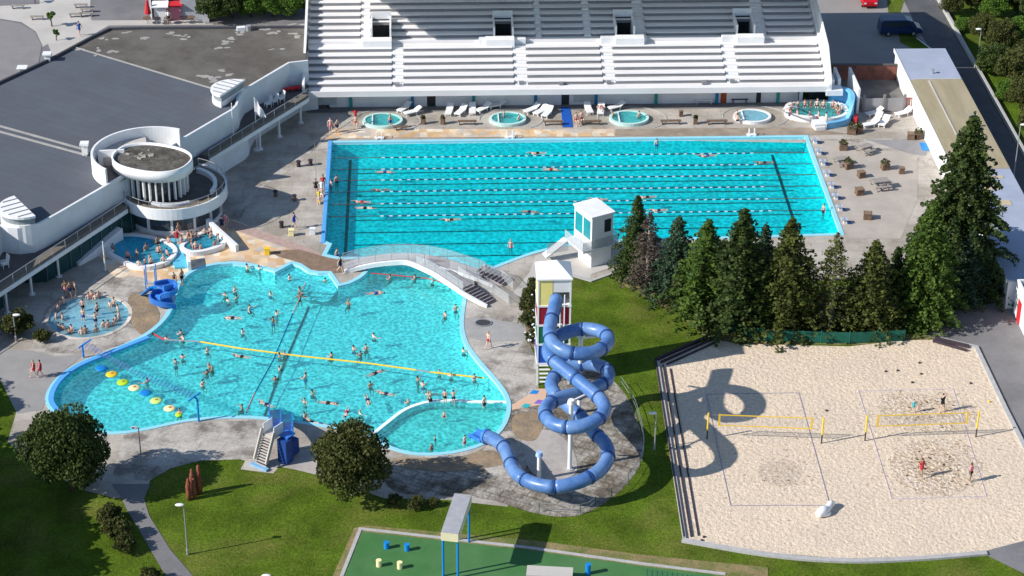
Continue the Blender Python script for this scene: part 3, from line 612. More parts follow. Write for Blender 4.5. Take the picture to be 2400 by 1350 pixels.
# wall below the seats
YW = U(1300, 246).y
v = MB(); v.bx(X0+2.2, X1-2.8, YW, YW+.25, 0, Z0-.3); v.bx(X0+2.2, X0+2.45, YW, 44, 0, Z0-.3); v.bx(X1-3.05, X1-2.8, YW+.25, 44, 0, Z0-.3); v.build('wall', WHITEB, st)
for x, m in ((823, 't'), (967, 'b'), (1110, 't'), (1255, 'b'), (1397, 'b'), (1538, 't'), (1681, 'b'), (1825, 't')):
    p = U(x, 248); v = MB(); v.box((p.x, YW-.12, 1.15), (.32, .24, 2.3)); v.build('pilaster', mat('pilaster_teal', (.02, .26, .26), .6) if m == 't' else mat('pilaster_blue', (.015, .17, .36), .6), st)
def door(x0, x1, m, hgt=2.1, fm=None):
    a, b = U(x0, 248).x, U(x1, 248).x
    d = MB(); d.bx(a, b, YW-.03, YW+.02, 0.02, hgt); o = d.build('door', m, st)
    d = MB(); d.bx(a-.07, a, YW-.06, YW-.003, .02, hgt+.07); d.bx(b, b+.07, YW-.06, YW-.003, .02, hgt+.07); d.bx(a, b, YW-.06, YW-.003, hgt, hgt+.07); f = d.build('door_frame', fm or WHITE, o)
    f.parent = o
    d = MB(); d.box((b-.12, YW-.07, 1.05), (.05, .06, .16)); h = d.build('handle', METAL, o)
door(1001, 1021, DARK, 2.1, REDP); door(1316, 1334, DARK, 2.2, BLUED); door(1690, 1704, mat('orange_door', (.30, .07, .02), .7), 2.0, WOOD); door(1774, 1785, DARK, 2.0)
for x0, x1 in ((1344, 1394), (745, 790)):
    a, b = U(x0, 248).x, U(x1, 248).x; d = MB(); d.bx(a, b, YW-.025, YW+.01, .3, 2.0); d.build('pale_shutter', mat('shutter', (.45, .5, .5), .5), st)
d = MB(); a, b = U(1895, 246).x, U(1937, 246).x; d.bx(a, b, YW-.03, YW+.01, .1, 2.1); d.build('glass_wall', DGLASS, st)
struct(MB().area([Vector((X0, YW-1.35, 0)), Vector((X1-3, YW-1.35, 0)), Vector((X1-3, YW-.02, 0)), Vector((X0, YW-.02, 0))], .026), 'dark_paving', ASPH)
# side porch at the east end
sp = T('side_porch', 'small white concrete porch and fins at the right end of the grandstand', 'porch', U(1955, 215, 0))
p = U(1937, 205, 2.6); q = U(1976, 205, 2.6)
v = MB(); v.bx(p.x, q.x, p.y-.2, p.y+1.3, 1.7, 2.3); v.bx(p.x, p.x+1.1, p.y+1.3, p.y+3.3, 2.0, 2.9); v.build('canopy', WHITE, sp)
v = MB(); v.bx(q.x-.3, q.x, p.y+1.35, p.y+4.4, 0, 3.0); v.bx(q.x+1.4, q.x+1.65, p.y-1.2, p.y+4.6, 0, 2.9); v.build('fin', WHITE, sp)
v = MB(); v.bx(X1-2.7, X1-2.4, YW-.6, YW+1, 0, 2.0); v.build('post', WHITE, sp)

# ------------------------------------------------------------------ west building
PZ = 5.4
bl = T('main_building', 'long flat-roofed white bathhouse with blue-grey roof, left of the pools', 'building', U(150, 520, 0))
fac_px = [(-700, 1020), (-60, 610), (-30, 590), (-12, 545), (0, 529), (18, 533), (40, 535), (75, 531), (99, 520), (132, 502), (300, 405), (399, 342), (546, 256), (556, 245), (560, 228), (570, 211), (678, 147), (722, 142)]
fac = UL(fac_px, PZ)
nw = UL([(722, 56), (500, 58), (330, 59), (255, 61), (210, 82), (120, 130), (0, 185), (-400, 380)], PZ)
foot = [Vector((p.x, p.y, 0)) for p in fac+nw]
b = MB(); n = len(foot)
b.strip(fac[:], -.02, .22, 0, PZ); b.build('facade', WHITEB, bl)
b = MB(); b.strip(nw, 0, .25, 0, PZ-.15); b.build('rear_wall', mat('dark_parapet', (.07, .07, .08), .8), bl)
RZ = PZ-.42
dv = UL([(176, 112), (512, 213)], RZ)
b = MB(); b.area([Vector((p.x, p.y, 0)) for p in fac+nw], RZ); b.build('roof', SLATE, bl)
b = MB(); b.area([dv[0], dv[1]]+[Vector((p.x-.25, p.y+.15, 0)) for p in fac[13:]]+[Vector((p.x, p.y-.3, 0)) for p in nw[:5]], RZ+.02); b.build('gravel_roof', GRAVEL, bl)
b = MB(); b.strip(dv, -.06, .06, RZ, RZ+.12); b.strip(UL([(-60, 281), (0, 297), (198, 352)], RZ), -.08, .08, RZ, RZ+.16); b.strip(UL([(-60, 295), (0, 310), (205, 366)], RZ), -.08, .08, RZ, RZ+.16); b.build('roof_joint', mat('joint_grey', (.32, .31, .30), .85, .15, 1), bl)
b = MB()
for x, y, s in ((180, 113, 2.2), (248, 91, 3), (293, 76, 2.4), (336, 87, 4), (395, 77, 2), (425, 85, 5), (235, 120, 3), (262, 125, 2.6), (518, 112, 3), (560, 78, 5), (545, 92, 4), (534, 100, 3), (622, 63, 3), (645, 79, 3), (685, 80, 2.4), (700, 85, 3), (681, 60, 2), (705, 60, 2), (478, 178, 5), (500, 185, 4), (523, 168, 3), (556, 186, 3), (540, 175, 2), (648, 112, 1)):
    for k in range(int(s)+1):
        c = U(x+R.gauss(0, 7), y+R.gauss(0, 3), RZ+.02); P = circ(c, R.uniform(.15, .5), 7, R.uniform(.1, .3), R.random(), R.uniform(-.3, .6)); b.prism([(q.x, q.y) for q in P], RZ+.021, RZ+.036+.002*k)
b.build('roof_stains', STAIN, bl)
def vent(x, y, h=1.1, w_=.7, lab=''):
    p = U(x, y, RZ); t = T('roof_vent', lab, 'roof vent', p); b = MB(); b.box(p+Vector((0, 0, h*.4)), (w_, w_, h*.8)); b.build('shaft', WHITE, t)
    b = MB(); b.box(p+Vector((0, 0, h*.9)), (w_*1.5, w_*1.5, h*.16)); b.build('cap', WHITE, t)
vent(112, 142, .9, .6, 'white vent standing by the far edge of the blue-grey roof'); vent(200, 362, 1.3, .55, 'white capped vent on the roof beside the curved ramp wall'); vent(52, 163, .3, .7, 'flat pale vent on the far roof edge at left')
p = U(565, 72, RZ); t = T('roof_fan', 'white and blue fan unit lying on the brown gravel roof', 'fan unit', p)
b = MB(); b.box(p+Vector((0, 0, .25)), (.9, .5, .4), .2); b.build('housing', WHITE, t); b = MB(); b.cyl(p+Vector((.8, 0, 0)), .3, .6); b.build('duct', METAL, t)
# skylight turrets
def skylight(c_px, r, lab, h=1.1, rot=0):
    c = U(c_px[0], c_px[1], RZ); t = T('skylight_turret', lab, 'skylight', c)
    a0 = rot
    P = [Vector((c.x+r*cos(a), c.y+r*sin(a), 0)) for a in [a0+pi*k/14 for k in range(15)]]
    b = MB(); b.prism([(p.x, p.y) for p in P], 3.5, RZ+h*.42); b.build('base', WHITE, t)
    Q = [c+(p-c)*.94 for p in P]; b = MB(); b.prism([(p.x, p.y) for p in Q], RZ+h*.42, RZ+h*.85); b.build('glazing', mat('skylight_glass', (.25, .28, .3), .3), t)
    Q = [c+(p-c)*1.05 for p in P]; b = MB(); b.prism([(p.x, p.y) for p in Q], RZ+h*.85, RZ+h); b.build('cap', WHITE, t)
    b = MB()
    for k in range(5):
        d = Vector((cos(a0+pi/2), sin(a0+pi/2), 0)); s_ = Vector((cos(a0), sin(a0), 0))*(-.75+.37*k)*r; c2 = Vector((c.x, c.y, RZ+h+.02))
        L = sqrt(max(r*r-(s_.length)**2, .1)); b.beam(c2+s_+d*.05, c2+s_+d*L*.92, .10, .06)
    b.build('ribs', TIERD, t)
skylight((62, 516), 2.3, 'half-round skylight turret with striped cap, at the lower left corner', 1.5, radians(122-180+180))
skylight((546, 235), 2.1, 'half-round white skylight turret beside the flagpoles', 1.4, radians(60))
# balcony
BZ = 2.75
bal_out = UL([(-700, 1130), (0, 684), (297, 489)], BZ); bal_out2 = UL([(490, 372), (716, 233), (722, 228)], BZ)
bc = T('balcony', 'long timber-railed balcony along the white bathhouse wall, on thin white columns', 'balcony', U(150, 590, 0))
def offl(P, Q): return [Vector((p.x, p.y, 0)) for p in P]+[Vector((q.x, q.y, 0)) for q in reversed(Q)]
b = MB(); b.prism([(p.x, p.y) for p in offl(bal_out, fac[:12])], BZ-.3, BZ-.02); b.prism([(p.x, p.y) for p in offl(bal_out2, fac[11:])], BZ-.3, BZ-.02); b.build('floor', mat('balcony_floor', (.11, .10, .095), .9, .12, 1), bc)
def bandw(P, a, bb, z0, z1, nm, m): b = MB(); b.strip(P, a, bb, z0, z1); b.build(nm, m, bc)
for P in (bal_out, bal_out2):
    bandw(P, -.12, .0, BZ-.42, BZ+.0, 'fascia', WHITE)
    bandw(P, .02, .95, BZ, BZ+.28, 'planter_ledge', CLADD)
    b = MB(); L = [(p.x, p.y, BZ+.95) for p in P]; b.tube([tuple(v) for v in L], .04, 6)
    for i in range(len(P)-1):
        d = P[i+1]-P[i]; m_ = int(d.length/1.8)
        for k in range(m_+1): q = P[i]+d*(k/max(m_, 1)); b.tube([(q.x, q.y, BZ), (q.x, q.y, BZ+.95)], .03, 5, False)
    b.build('railing', METAL, bc)
for x, y in ((18, 735), (75, 690), (138, 648), (199, 607), (262, 560), (610, 350), (655, 321), (705, 288)):
    p = U(x, y); b = MB(); b.cyl(p, .13, BZ-.4, 10); b.cyl(p, .32, .1, 12); b.build('column', WHITE, bc)
# glazing under the balcony
gl = [Vector((p.x-.3, p.y+.2, 0)) for p in fac]
gf = T('ground_floor_glazing', 'dark green glazed ground floor set back beneath the balcony', 'glazed wall', U(100, 600, 0))
b = MB(); b.strip([(p.x+.9, p.y-.55) for p in fac[:12]], -.05, .05, 0, BZ-.32); b.build('glass', GREENGL, gf)
b = MB(); P = [(p.x+.98, p.y-.6) for p in fac[:12]]
for i in range(len(P)-1):
    A, B_ = Vector((*P[i], 0)), Vector((*P[i+1], 0)); L = (B_-A).length; m_ = max(1, int(L/1.3))
    for k in range(m_): q = A+(B_-A)*(k/m_); b.box(q+Vector((0, 0, 1.2)), (.08, .08, 2.4), .9)
b.build('mullions', mat('dark_frame', (.10, .14, .14), .5), gf)
b = MB(); b.strip([(p.x+.9, p.y-.55) for p in fac[11:]], -.05, .05, 0, BZ-.32); b.build('rear_wall', WHITEB, gf)

# ------------------------------------------------------------------ round turret with its terrace
C = Vector((-14.2, 5.9, 0)); TZ = 2.85
tu = T('round_turret', 'round glazed turret with dark gravel roof, white fins and curved terrace', 'turret', C)
def arc(c, r, a0, a1, n=24): return [Vector((c.x+r*cos(a0+(a1-a0)*k/n), c.y+r*sin(a0+(a1-a0)*k/n), 0)) for k in range(n+1)]
AR = arc(C, 5.0, radians(-152), radians(66), 40)
b = MB(); b.prism([(p.x, p.y) for p in AR], TZ-.35, TZ-.02); b.build('terrace_floor', mat('terrace_floor', (.12, .11, .10), .9, .2, 1), tu)
b = MB(); b.strip(AR, -.14, .02, TZ-.75, TZ+.38); b.build('terrace_rim', WHITE, tu)
b = MB(); b.strip(arc(C, 4.83, radians(-150), radians(66), 40), -.02, .5, TZ, TZ+.24); b.build('terrace_ledge', mat('ledge_brown', (.20, .16, .12), .9, .2, 1.5), tu)
b = MB(); b.strip(arc(C, 4.2, radians(-20), radians(60), 20), -.02, .35, TZ, TZ+.5); b.build('terrace_bench', WHITE, tu)
b = MB(); b.strip(arc(C, 4.1, radians(-115), radians(-62), 14), -.02, .3, TZ, TZ+.45); b.build('terrace_bench', WHITEB, tu)
b = MB(); b.tube([(p.x, p.y, TZ+1.0) for p in arc(C, 5.0, radians(-152), radians(66), 40)], .035, 6)
for p in arc(C, 5.0, radians(-152), radians(66), 16): b.tube([(p.x, p.y, TZ+.3), (p.x, p.y, TZ+1.0)], .03, 5)
b.build('terrace_railing', METAL, tu)
DR = arc(C, 4.35, radians(-158), radians(30), 36)
b = MB(); b.strip(DR, -.04, .04, .55, TZ-.3); b.build('drum_glass', mat('drum_glass', (.06, .075, .09), .1, .4, .5, spec=.7), tu)
b = MB(); b.strip(DR, -.12, .10, 0, .55); b.strip(DR, -.10, .08, TZ-.55, TZ-.34)
for a in (-146, -118, -88, -60, -35, -5): 
    p = arc(C, 4.42, radians(a), radians(a+.1), 1)[0]; b.box(p+Vector((0, 0, 1.3)), (.3, .22, 2.1), radians(a))
b.build('drum_frame', WHITE, tu)
TC = U(357, 372, 6.3); ax = radians(-24)
def stad(k=1.0): return [Vector((TC.x+4.0*k*cos(a)*cos(ax)-2.95*k*sin(a)*sin(ax), TC.y+4.0*k*cos(a)*sin(ax)+2.95*k*sin(a)*cos(ax), 0)) for a in [2*pi*i/48 for i in range(48)]]
def stp(k): 
    o = []
    for i in range(48):
        a = 2*pi*i/48; x = 3.9*k*(abs(cos(a))**.85)*(1 if cos(a) > 0 else -1); y = 2.95*k*(abs(sin(a))**.85)*(1 if sin(a) > 0 else -1)
        o.append(Vector((TC.x+x*cos(ax)-y*sin(ax), TC.y+x*sin(ax)+y*cos(ax), 0)))
    return o
b = MB(); b.smooth = True; b.strip(stp(1.0), -.0, .16, 5.35, 6.5, True); b.build('roof_rim', WHITE, tu)
b = MB(); b.prism([(p.x, p.y) for p in stp(.985)], 5.6, 6.25); b.build('roof', GRAVELD, tu)
b = MB()
for k in range(16):
    a = R.uniform(2.0, 3.9); r_ = R.uniform(.2, .85); p = Vector((TC.x+3.6*r_*cos(a+ax), TC.y+2.6*r_*sin(a+ax), 6.27)); b.box(p, (R.uniform(.2, .6), R.uniform(.15, .3), R.uniform(.05, .14)), R.random()*3)
b.build('roof_clutter', mat('clutter', (.35, .32, .27), .9, .5, 2), tu)
b = MB(); b.prism([(p.x, p.y) for p in stp(.74)], TZ, 5.6); b.build('drum_core', DGLASS, tu)
F = stp(.82); b = MB(); m_ = 48
per = [F[i % 48] for i in range(49)]; cum = [0]
for i in range(48): cum.append(cum[-1]+(per[i+1]-per[i]).length)
nf = 30
for k in range(nf):
    s_ = cum[-1]*k/nf; j = max(i for i in range(48) if cum[i] <= s_); q = per[j]+(per[j+1]-per[j])*((s_-cum[j])/(cum[j+1]-cum[j])); nn = (per[j+1]-per[j]).normalized()
    o = MB(); o.box(Vector((q.x, q.y, (TZ+.25+5.45)/2)), (.13, .34, 5.2-TZ), atan2(nn.y, nn.x)); o.build('fin', WHITE, tu)
# spiral ramp wall on the roof
rw = T('curved_ramp_wall', 'curved white wall ringing an open ramp on the roof behind the turret', 'wall', U(250, 380, 5))
RC2 = Vector((-16.3, 6.1, 0))
RA = arc(RC2, 5.35, radians(62), radians(228), 44)
RA = [Vector((RC2.x+(p.x-RC2.x)*1.02, RC2.y+(p.y-RC2.y)*1.0, 0)) for p in RA]
b = MB(); b.smooth = False; b.strip(RA, 0, .2, RZ, 6.9); b.build('outer_wall', WHITE, rw)
b = MB(); IN = arc(RC2, 5.1, radians(62), radians(228), 30)+[RC2]; b.prism([(p.x, p.y) for p in IN], RZ+.02, RZ+.06); b.build('ramp_floor', mat('ramp_floor', (.16, .14, .12), .9, .2, 1), rw)
b = MB(); IN = arc(RC2, 5.05, radians(100), radians(172), 20)+arc(RC2, 2.9, radians(172), radians(100), 12); b.prism([(p.x, p.y) for p in IN], RZ+.06, 5.9); b.build('inner_ramp', mat('ramp_pale', (.5, .46, .42), .8), rw)
b = MB(); q = RC2+Vector((5.0*cos(radians(172)), 5.0*sin(radians(172)), 0)); q2 = RC2+Vector((2.6*cos(radians(160)), 2.6*sin(radians(160)), 0)); b.strip([q, q2], -.1, .1, RZ, 6.6); b.build('cross_wall', WHITE, rw)

# ------------------------------------------------------------------ east building
EZ = 3.0
eb = T('east_building', 'long low white building with blue-grey and tan flat roof, right side', 'building', (64, 20, 0))
ex0, ex1 = 62.0, 67.35
b = MB(); b.bx(ex0, ex1, -14.5, 37.4, 0, EZ-.2); b.build('wall', WHITE, eb)
yA, yB, yC = U(2190, 187, EZ).y, U(2330, 395, EZ).y, -14.5
b = MB(); b.bx(ex0-.15, ex1+.15, yA, 37.5, EZ-.197, EZ); b.build('blue_grey_roof', BGR, eb)
b = MB(); b.bx(ex0-.15, ex1+.15, yB, yA-.003, EZ-.197, EZ+.02); b.build('tan_roof', TANR, eb)
b = MB(); b.bx(ex0-.15, ex1+.15, yC, yB-.003, EZ-.197, EZ-.02); b.build('patched_roof', BGR, eb)
b = MB()
for x, y, w2, d2 in ((2320, 440, 1.6, .9), (2355, 475, 1.2, 1.0), (2330, 415, 1.8, .5)):
    p = U(x, y, EZ); b.box(p+Vector((0, 0, .01)), (w2, d2, .04))
b.build('roof_patch', mat('tan_patch', (.5, .42, .28), .9), eb)
b = MB(); b.bx(ex0-.22, ex0-.16, -14.5, 37.5, EZ-.35, EZ+.06); b.build('gutter', WHITE, eb)
b = MB(); b.bx(ex0+1.8, ex0+1.95, yB+.5, yA-.4, EZ+.021, EZ+.09); b.bx(ex0+.3, ex1, yA+.02, yA+.16, EZ+.001, EZ+.09); b.build('roof_seam', PALE, eb)
for x, y in ((2185, 172), (2275, 278), (2292, 297)):
    p = U(x, y, EZ); b = MB(); b.cyl(p, .12, .4, 8); b.cyl(p+Vector((0, 0, .4)), .2, .08, 8); b.build('roof_vent', METAL, eb)
se = T('service_building', 'low white building with dark parapet roof and red door, bottom right', 'building', (64, -18, 0))
qa, qb = U(2352, 590, 3.4), U(2420, 740, 3.4)
b = MB(); px = qa.x
b.bx(px, px+8, -34, -15.2, 0, 3.0); b.build('wall', WHITE, se); b = MB(); b.bx(px+.2, px+8, -33.8, -15.4, 3.003, 3.03); b.build('roof', DARK, se)
b = MB(); b.strip([(px, -34), (px, -15.2), (px+8, -15.2)], -.2, .0, 3.0, 3.45); b.build('parapet', WHITE, se)
b = MB(); b.bx(px-.03, px+.02, -17.5, -16.4, 0, 2.2); b.build('door', REDP, se)

# ------------------------------------------------------------------ footbridge
br = T('footbridge', 'curved arched grey footbridge with glass rail and dark slatted steps, between the two pools', 'footbridge', U(960, 610))
def ribbon(mb, P, hw, th, z_only=False):
    n = len(P); vs = []; fs = []
    for i, p in enumerate(P):
        t = P[min(i+1, n-1)]-P[max(i-1, 0)]; t.z = 0; t.normalize(); s_ = Vector((-t.y, t.x, 0))
        for o, z in ((-hw, -th), (hw, -th), (hw, 0), (-hw, 0)): q = p+s_*o; vs.append((q.x, q.y, q.z+z))
    for i in range(n-1):
        A, B_ = i*4, (i+1)*4
        for k in range(4): fs.append((A+k, B_+k, B_+(k+1) % 4, A+(k+1) % 4))
    fs += [(0, 1, 2, 3), ((n-1)*4+3, (n-1)*4+2, (n-1)*4+1, (n-1)*4)]
    mb.add(vs, fs)
def offp(P, d, dz=0):
    o = []
    for i, p in enumerate(P):
        t = P[min(i+1, len(P)-1)]-P[max(i-1, 0)]; t.z = 0; t.normalize(); o.append(p+Vector((-t.y, t.x, 0))*d+Vector((0, 0, dz)))
    return o
MAIN = crs([U(805, 626, .12), U(850, 614, .55), U(900, 606, .9), U(950, 604, 1.1), U(1000, 608, 1.15), U(1050, 619, 1.05), U(1100, 635, .75), U(1130, 645, .55)], 5, False)
BR2 = crs([U(985, 614, 1.13), U(1020, 627, 1.1), U(1058, 650, .95), U(1098, 677, .65)], 6, False)
dk = mat('bridge_deck', (.36, .33, .33), .8, .1, 1.5, fine=.1)
b = MB(); ribbon(b, MAIN, .85, .22); b.build('deck', dk, br)
b = MB(); ribbon(b, BR2, .8, .215); b.build('branch_deck', dk, br)
LOW = [p for p in offp(MAIN[:20], -.86)]+[p for p in offp(BR2[4:], -.86)]
b = MB(); ribbon(b, [p+Vector((0, 0, .14)) for p in crs([LOW[i] for i in range(0, len(LOW), 4)]+[LOW[-1], U(1142, 718, .12)], 4, False)], .11, .42); b.build('white_edge', WHITE, br)
b = MB(); ribbon(b, [p+Vector((0, 0, .10)) for p in offp(MAIN[24:], -.9)]+[U(1155, 668, .2)], .08, .3); b.build('white_edge', WHITE, br)
def flight(p0, p1, z0, n, wd):
    d = (p1-p0)/n; t = d.copy(); t.z = 0; t.normalize(); a = atan2(t.y, t.x)
    o = MB()
    for i in range(n):
        c = p0+d*(i+.5); z = z0*(1-(i+.5)/n); o.box((c.x, c.y, z*.5+.05), (d.length*1.02, wd, z+.1), a)
    s_ = o.build('steps', dk, br); o = MB()
    for i in range(n):
        c = p0+d*(i+.78); z = z0*(1-(i+.5)/n); o.box((c.x, c.y, z+.13), (d.length*.40, wd, .05), a)
    o.build('step_slats', BEAM, br)
flight(U(1122, 641), U(1190, 664), .55, 8, 1.55); flight(U(1092, 684), U(1148, 713), .6, 8, 1.5)
def rail(P, nm='glass_rail'):
    o = MB(); n = len(P); vs = [tuple(p) for p in P]+[tuple(p+Vector((0, 0, .95))) for p in P]
    o.add(vs, [(i, i+1, n+i+1, n+i) for i in range(n-1)]); g = o.build(nm, CLEAR, br)
    m_ = g.modifiers.new('t', 'SOLIDIFY'); m_.thickness = .015
    o = MB(); o.tube([p+Vector((0, 0, .97)) for p in P], .022, 6); o.tube([p+Vector((0, 0, .5)) for p in P], .012, 5)
    for p in P[::4]: o.tube([p, p+Vector((0, 0, .97))], .02, 5)
    o.build('handrail', METAL, br)
rail(offp(MAIN, .84)); rail(offp(MAIN[:22], -.70)); rail(offp(BR2, -.68)); rail(offp(BR2[12:], .74)); rail(offp(MAIN[26:], -.75))
rail([U(1130, 638, .5), U(1175, 652, .15), U(1202, 678, .05)]); rail([U(1120, 668, .5), U(1160, 690, .1), U(1192, 712, .05)])

# ------------------------------------------------------------------ lifeguard tower
lt = T('lifeguard_tower', 'white lifeguard cabin on a pedestal with glass-railed platform, south of the swimming pool', 'lifeguard tower', U(1385, 630))
a0 = U(1385, 628); a1 = U(1450, 610); a2 = U(1358, 605)
ux = (a1-a0).normalized(); uy = Vector((-ux.y, ux.x, 0)); ang = atan2(ux.y, ux.x)
def LP(x, y, z): return a0+ux*x+uy*y+Vector((0, 0, z))
wlen = 2.15; dlen = 3.0
def lbox(mb, x0, x1, y0, y1, z0, z1): mb.box(LP((x0+x1)/2, (y0+y1)/2, (z0+z1)/2), (x1-x0, y1-y0, z1-z0), ang)
b = MB(); lbox(b, 0, 2.15, 0, 2.4, 0, 1.75); b.build('pedestal', WHITE, lt)
b = MB(); lbox(b, -1.0, 2.9, -.15, 3.1, 1.78, 1.95); b.build('platform', WHITEB, lt)
b = MB(); lbox(b, 0, 2.3, 0, .1, 1.95, 5.15); lbox(b, 0, .1, .1, 3.1, 1.95, 2.75); lbox(b, 0, .1, .1, 3.1, 4.7, 5.15)
for y in (.1, 1.5, 2.95): lbox(b, 0, .1, y, y+.15, 2.75, 4.7)
lbox(b, 2.2, 2.3, .1, 3.1, 1.95, 5.15); lbox(b, .1, 2.2, 3.0, 3.1, 1.95, 3.0); lbox(b, .1, 2.2, 3.0, 3.1, 4.7, 5.15); b.build('cabin', WHITE, lt)
b = MB(); lbox(b, .03, .07, .25, 2.95, 2.75, 4.7); b.build('window', mat('tower_glass', (.02, .25, .28), .08, .2, .6, spec=.7), lt)
b = MB(); lbox(b, 1.35, 2.05, -.02, .03, 3.4, 4.7); b.build('window', DGLASS, lt)
b = MB(); lbox(b, -.1, 2.45, -.1, 3.2, 5.15, 5.32); b.build('roof', WHITE, lt)
def gpan(A, B_, z0, h, par, m=CLEAR):
    o = MB(); o.add([(A.x, A.y, z0), (B_.x, B_.y, z0), (B_.x, B_.y, z0+h), (A.x, A.y, z0+h)], [(0, 1, 2, 3)]); g = o.build('glass_panel', m, par); mm = g.modifiers.new('t', 'SOLIDIFY'); mm.thickness = .02
G2 = glassmat('frosted_screen', (.55, .58, .60), .35)
gpan(LP(-1, -.1, 0), LP(2.9, -.1, 0), 1.95, .95, lt, G2); gpan(LP(-1, -.1, 0), LP(-1, 3.1, 0), 1.95, .95, lt, G2); gpan(LP(2.9, -.1, 0), LP(2.9, 3.1, 0), 1.95, .95, lt, G2)
b = MB(); b.beam(LP(-.95, 3.0, 1.86), LP(-3.1, 3.3, .5), .9, .10)
for i in range(7): b.box(LP(-1.1-.3*i, 3.05+.04*i, 1.75-.21*i), (.28, .9, .05), ang)
b.build('stairs', WHITEB, lt)
gpan(LP(-.95, 2.55, 0), LP(-3.1, 2.85, 0), .9, 1.1, lt, G2)
struct(MB().area([LP(-.9, -1.1, 0), LP(3.0, -.8, 0), LP(3, 2, 0), LP(-.9, 2, 0)], .036), 'tower_plinth', PALE)

# ------------------------------------------------------------------ slide tower and tube
B0 = U(1257, 903); B1 = U(1330, 905); TWW = 2.8
stw = T('slide_tower', 'tall white slide tower with pyramid roof and yellow, red, green and blue panels', 'slide tower', B0)
x0, y0 = B0.x, B0.y; x1, y1 = x0+TWW, y0+2.8; TH = 10.2
for x in (x0+.07, x1-.07):
    for y in (y0+.07, y1-.07): b = MB(); b.bx(x-.07, x+.07, y-.07, y+.07, 0, TH); b.build('post', WHITE, stw)
lv = [2.1, 4.0, 5.85, 7.7, 10.2]
for z in (2.1, 4.0, 5.85, 7.7):
    b = MB()
    b.bx(x0-.03, x1+.03, y0-.03, y0+.05, z-.08, z+.08); b.bx(x0+.05, x1-.05, y0+.05, y1-.05, z-.06, z+.06); b.bx(x0-.03, x0+.04, y0+.05, y1, z-.08, z+.08); b.bx(x1-.04, x1+.03, y0+.05, y1, z-.08, z+.08); b.build('landing', WHITE, stw)
for m, z0_, z1_ in ((BLP, 2.18, 3.92), (GRNP, 4.08, 5.77), (DRED, 5.93, 7.62), (YLP, 7.78, 10.1)):
    for xa, xb in ((x0+.15, x0+1.25), (x1-.75, x1-.15)):
        if m is YLP and xa > x0+1: continue
        o = MB(); o.bx(xa, xb, y0+.04, y0+.10, z0_, z1_); o.build('panel', m, stw)
    for xs in (x0+.02, x1-.07):
        o = MB(); o.bx(xs, xs+.05, y0+.18, y1-.18, z0_, z1_); o.build('side_panel', m if xs < x0+1 else WHITEB, stw)
b = MB(); b.bx(x0+.15, x1-.15, y1-.1, y1-.04, 2.2, TH-.1); b.bx(x0+1.3, x1-.15, y0+.04, y0+.10, 9.0, TH-.05); b.build('rear_panel', WHITEB, stw)
b = MB(); b.tube([(x1-.55, y0-.05, 4), (x1-.55, y0-.05, TH-1.4)], .05, 6); b.tube([(x1-.9, y0-.08, 4), (x1-.9, y0-.08, 8.0)], .04, 6); b.build('downpipe', WHITE, stw)
cx, cy = (x0+x1)/2, (y0+y1)/2; e = .10
b = MB(); b.add([(x0-e, y0-e, TH), (x1+e, y0-e, TH), (x1+e, y1+e, TH), (x0-e, y1+e, TH), (cx+.25, cy+.5, TH+.85), (x0-e, y0-e, TH+.12), (x1+e, y0-e, TH+.12), (x1+e, y1+e, TH+.12), (x0-e, y1+e, TH+.12)],
                [(5, 6, 4), (6, 7, 4), (7, 8, 4), (8, 5, 4), (3, 2, 1, 0), (0, 1, 6, 5), (1, 2, 7, 6), (2, 3, 8, 7), (3, 0, 5, 8)]); b.build('roof', WHITE, stw)
b = MB()
for k in range(8): b.bx(x0+.3, x1-1.6, y0+.4+.25*k, y0+.6+.25*k, .25*k, .25*k+.06)
b.build('stair', WHITEB, stw)
TP = [(1304, 700), (1299, 726), (1292, 752), (1288, 778), (1294, 803), (1322, 823), (1355, 829), (1388, 827), (1414, 815), (1426, 798), (1417, 781), (1394, 773), (1364, 771), (1335, 777), (1308, 788), (1290, 805), (1285, 826), (1298, 845), (1322, 864), (1358, 894), (1392, 921), (1412, 942), (1417, 963), (1400, 984), (1364, 999), (1328, 1002), (1294, 992), (1277, 971), (1284, 949), (1310, 934), (1355, 921), (1400, 907), (1424, 889), (1424, 868), (1405, 857), (1380, 854), (1349, 857), (1322, 865), (1302, 880), (1292, 900), (1300, 922), (1322, 942), (1349, 966), (1372, 988), (1392, 1014), (1415, 1035), (1426, 1060), (1419, 1087), (1396, 1110), (1356, 1130), (1300, 1142), (1247, 1132), (1210, 1110), (1195, 1080), (1184, 1052), (1163, 1032), (1140, 1022)]
zs = [9.0]*len(TP); zs = [9.0-i*(8.2/(len(TP)-1)) for i in range(len(TP))]
for it in range(4):
    P = [U(x, y, z) for (x, y), z in zip(TP, zs)]; cum = [0]
    for i in range(1, len(P)): cum.append(cum[-1]+sqrt((P[i].x-P[i-1].x)**2+(P[i].y-P[i-1].y)**2))
    zs = [9.8-8.9*(c/cum[-1])**1.08 for c in cum]
PT = crs([U(x, y, z) for (x, y), z in zip(TP, zs)], 5, False)
for _ in range(3): PT = [PT[0]]+[(PT[i-1]+PT[i]*2+PT[i+1])/4 for i in range(1, len(PT)-1)]+[PT[-1]]
sl = T('tube_slide', 'blue enclosed tube slide winding in loops from the tower to the shallow bay', 'water slide', Vector((PT[-1].x, PT[-1].y, 0)))
segn = []; acc = 0; st_ = 0
for i in range(1, len(PT)):
    acc += (PT[i]-PT[i-1]).length
    if acc > 2.6 or i == len(PT)-1: segn.append((st_, i)); st_ = i; acc = 0
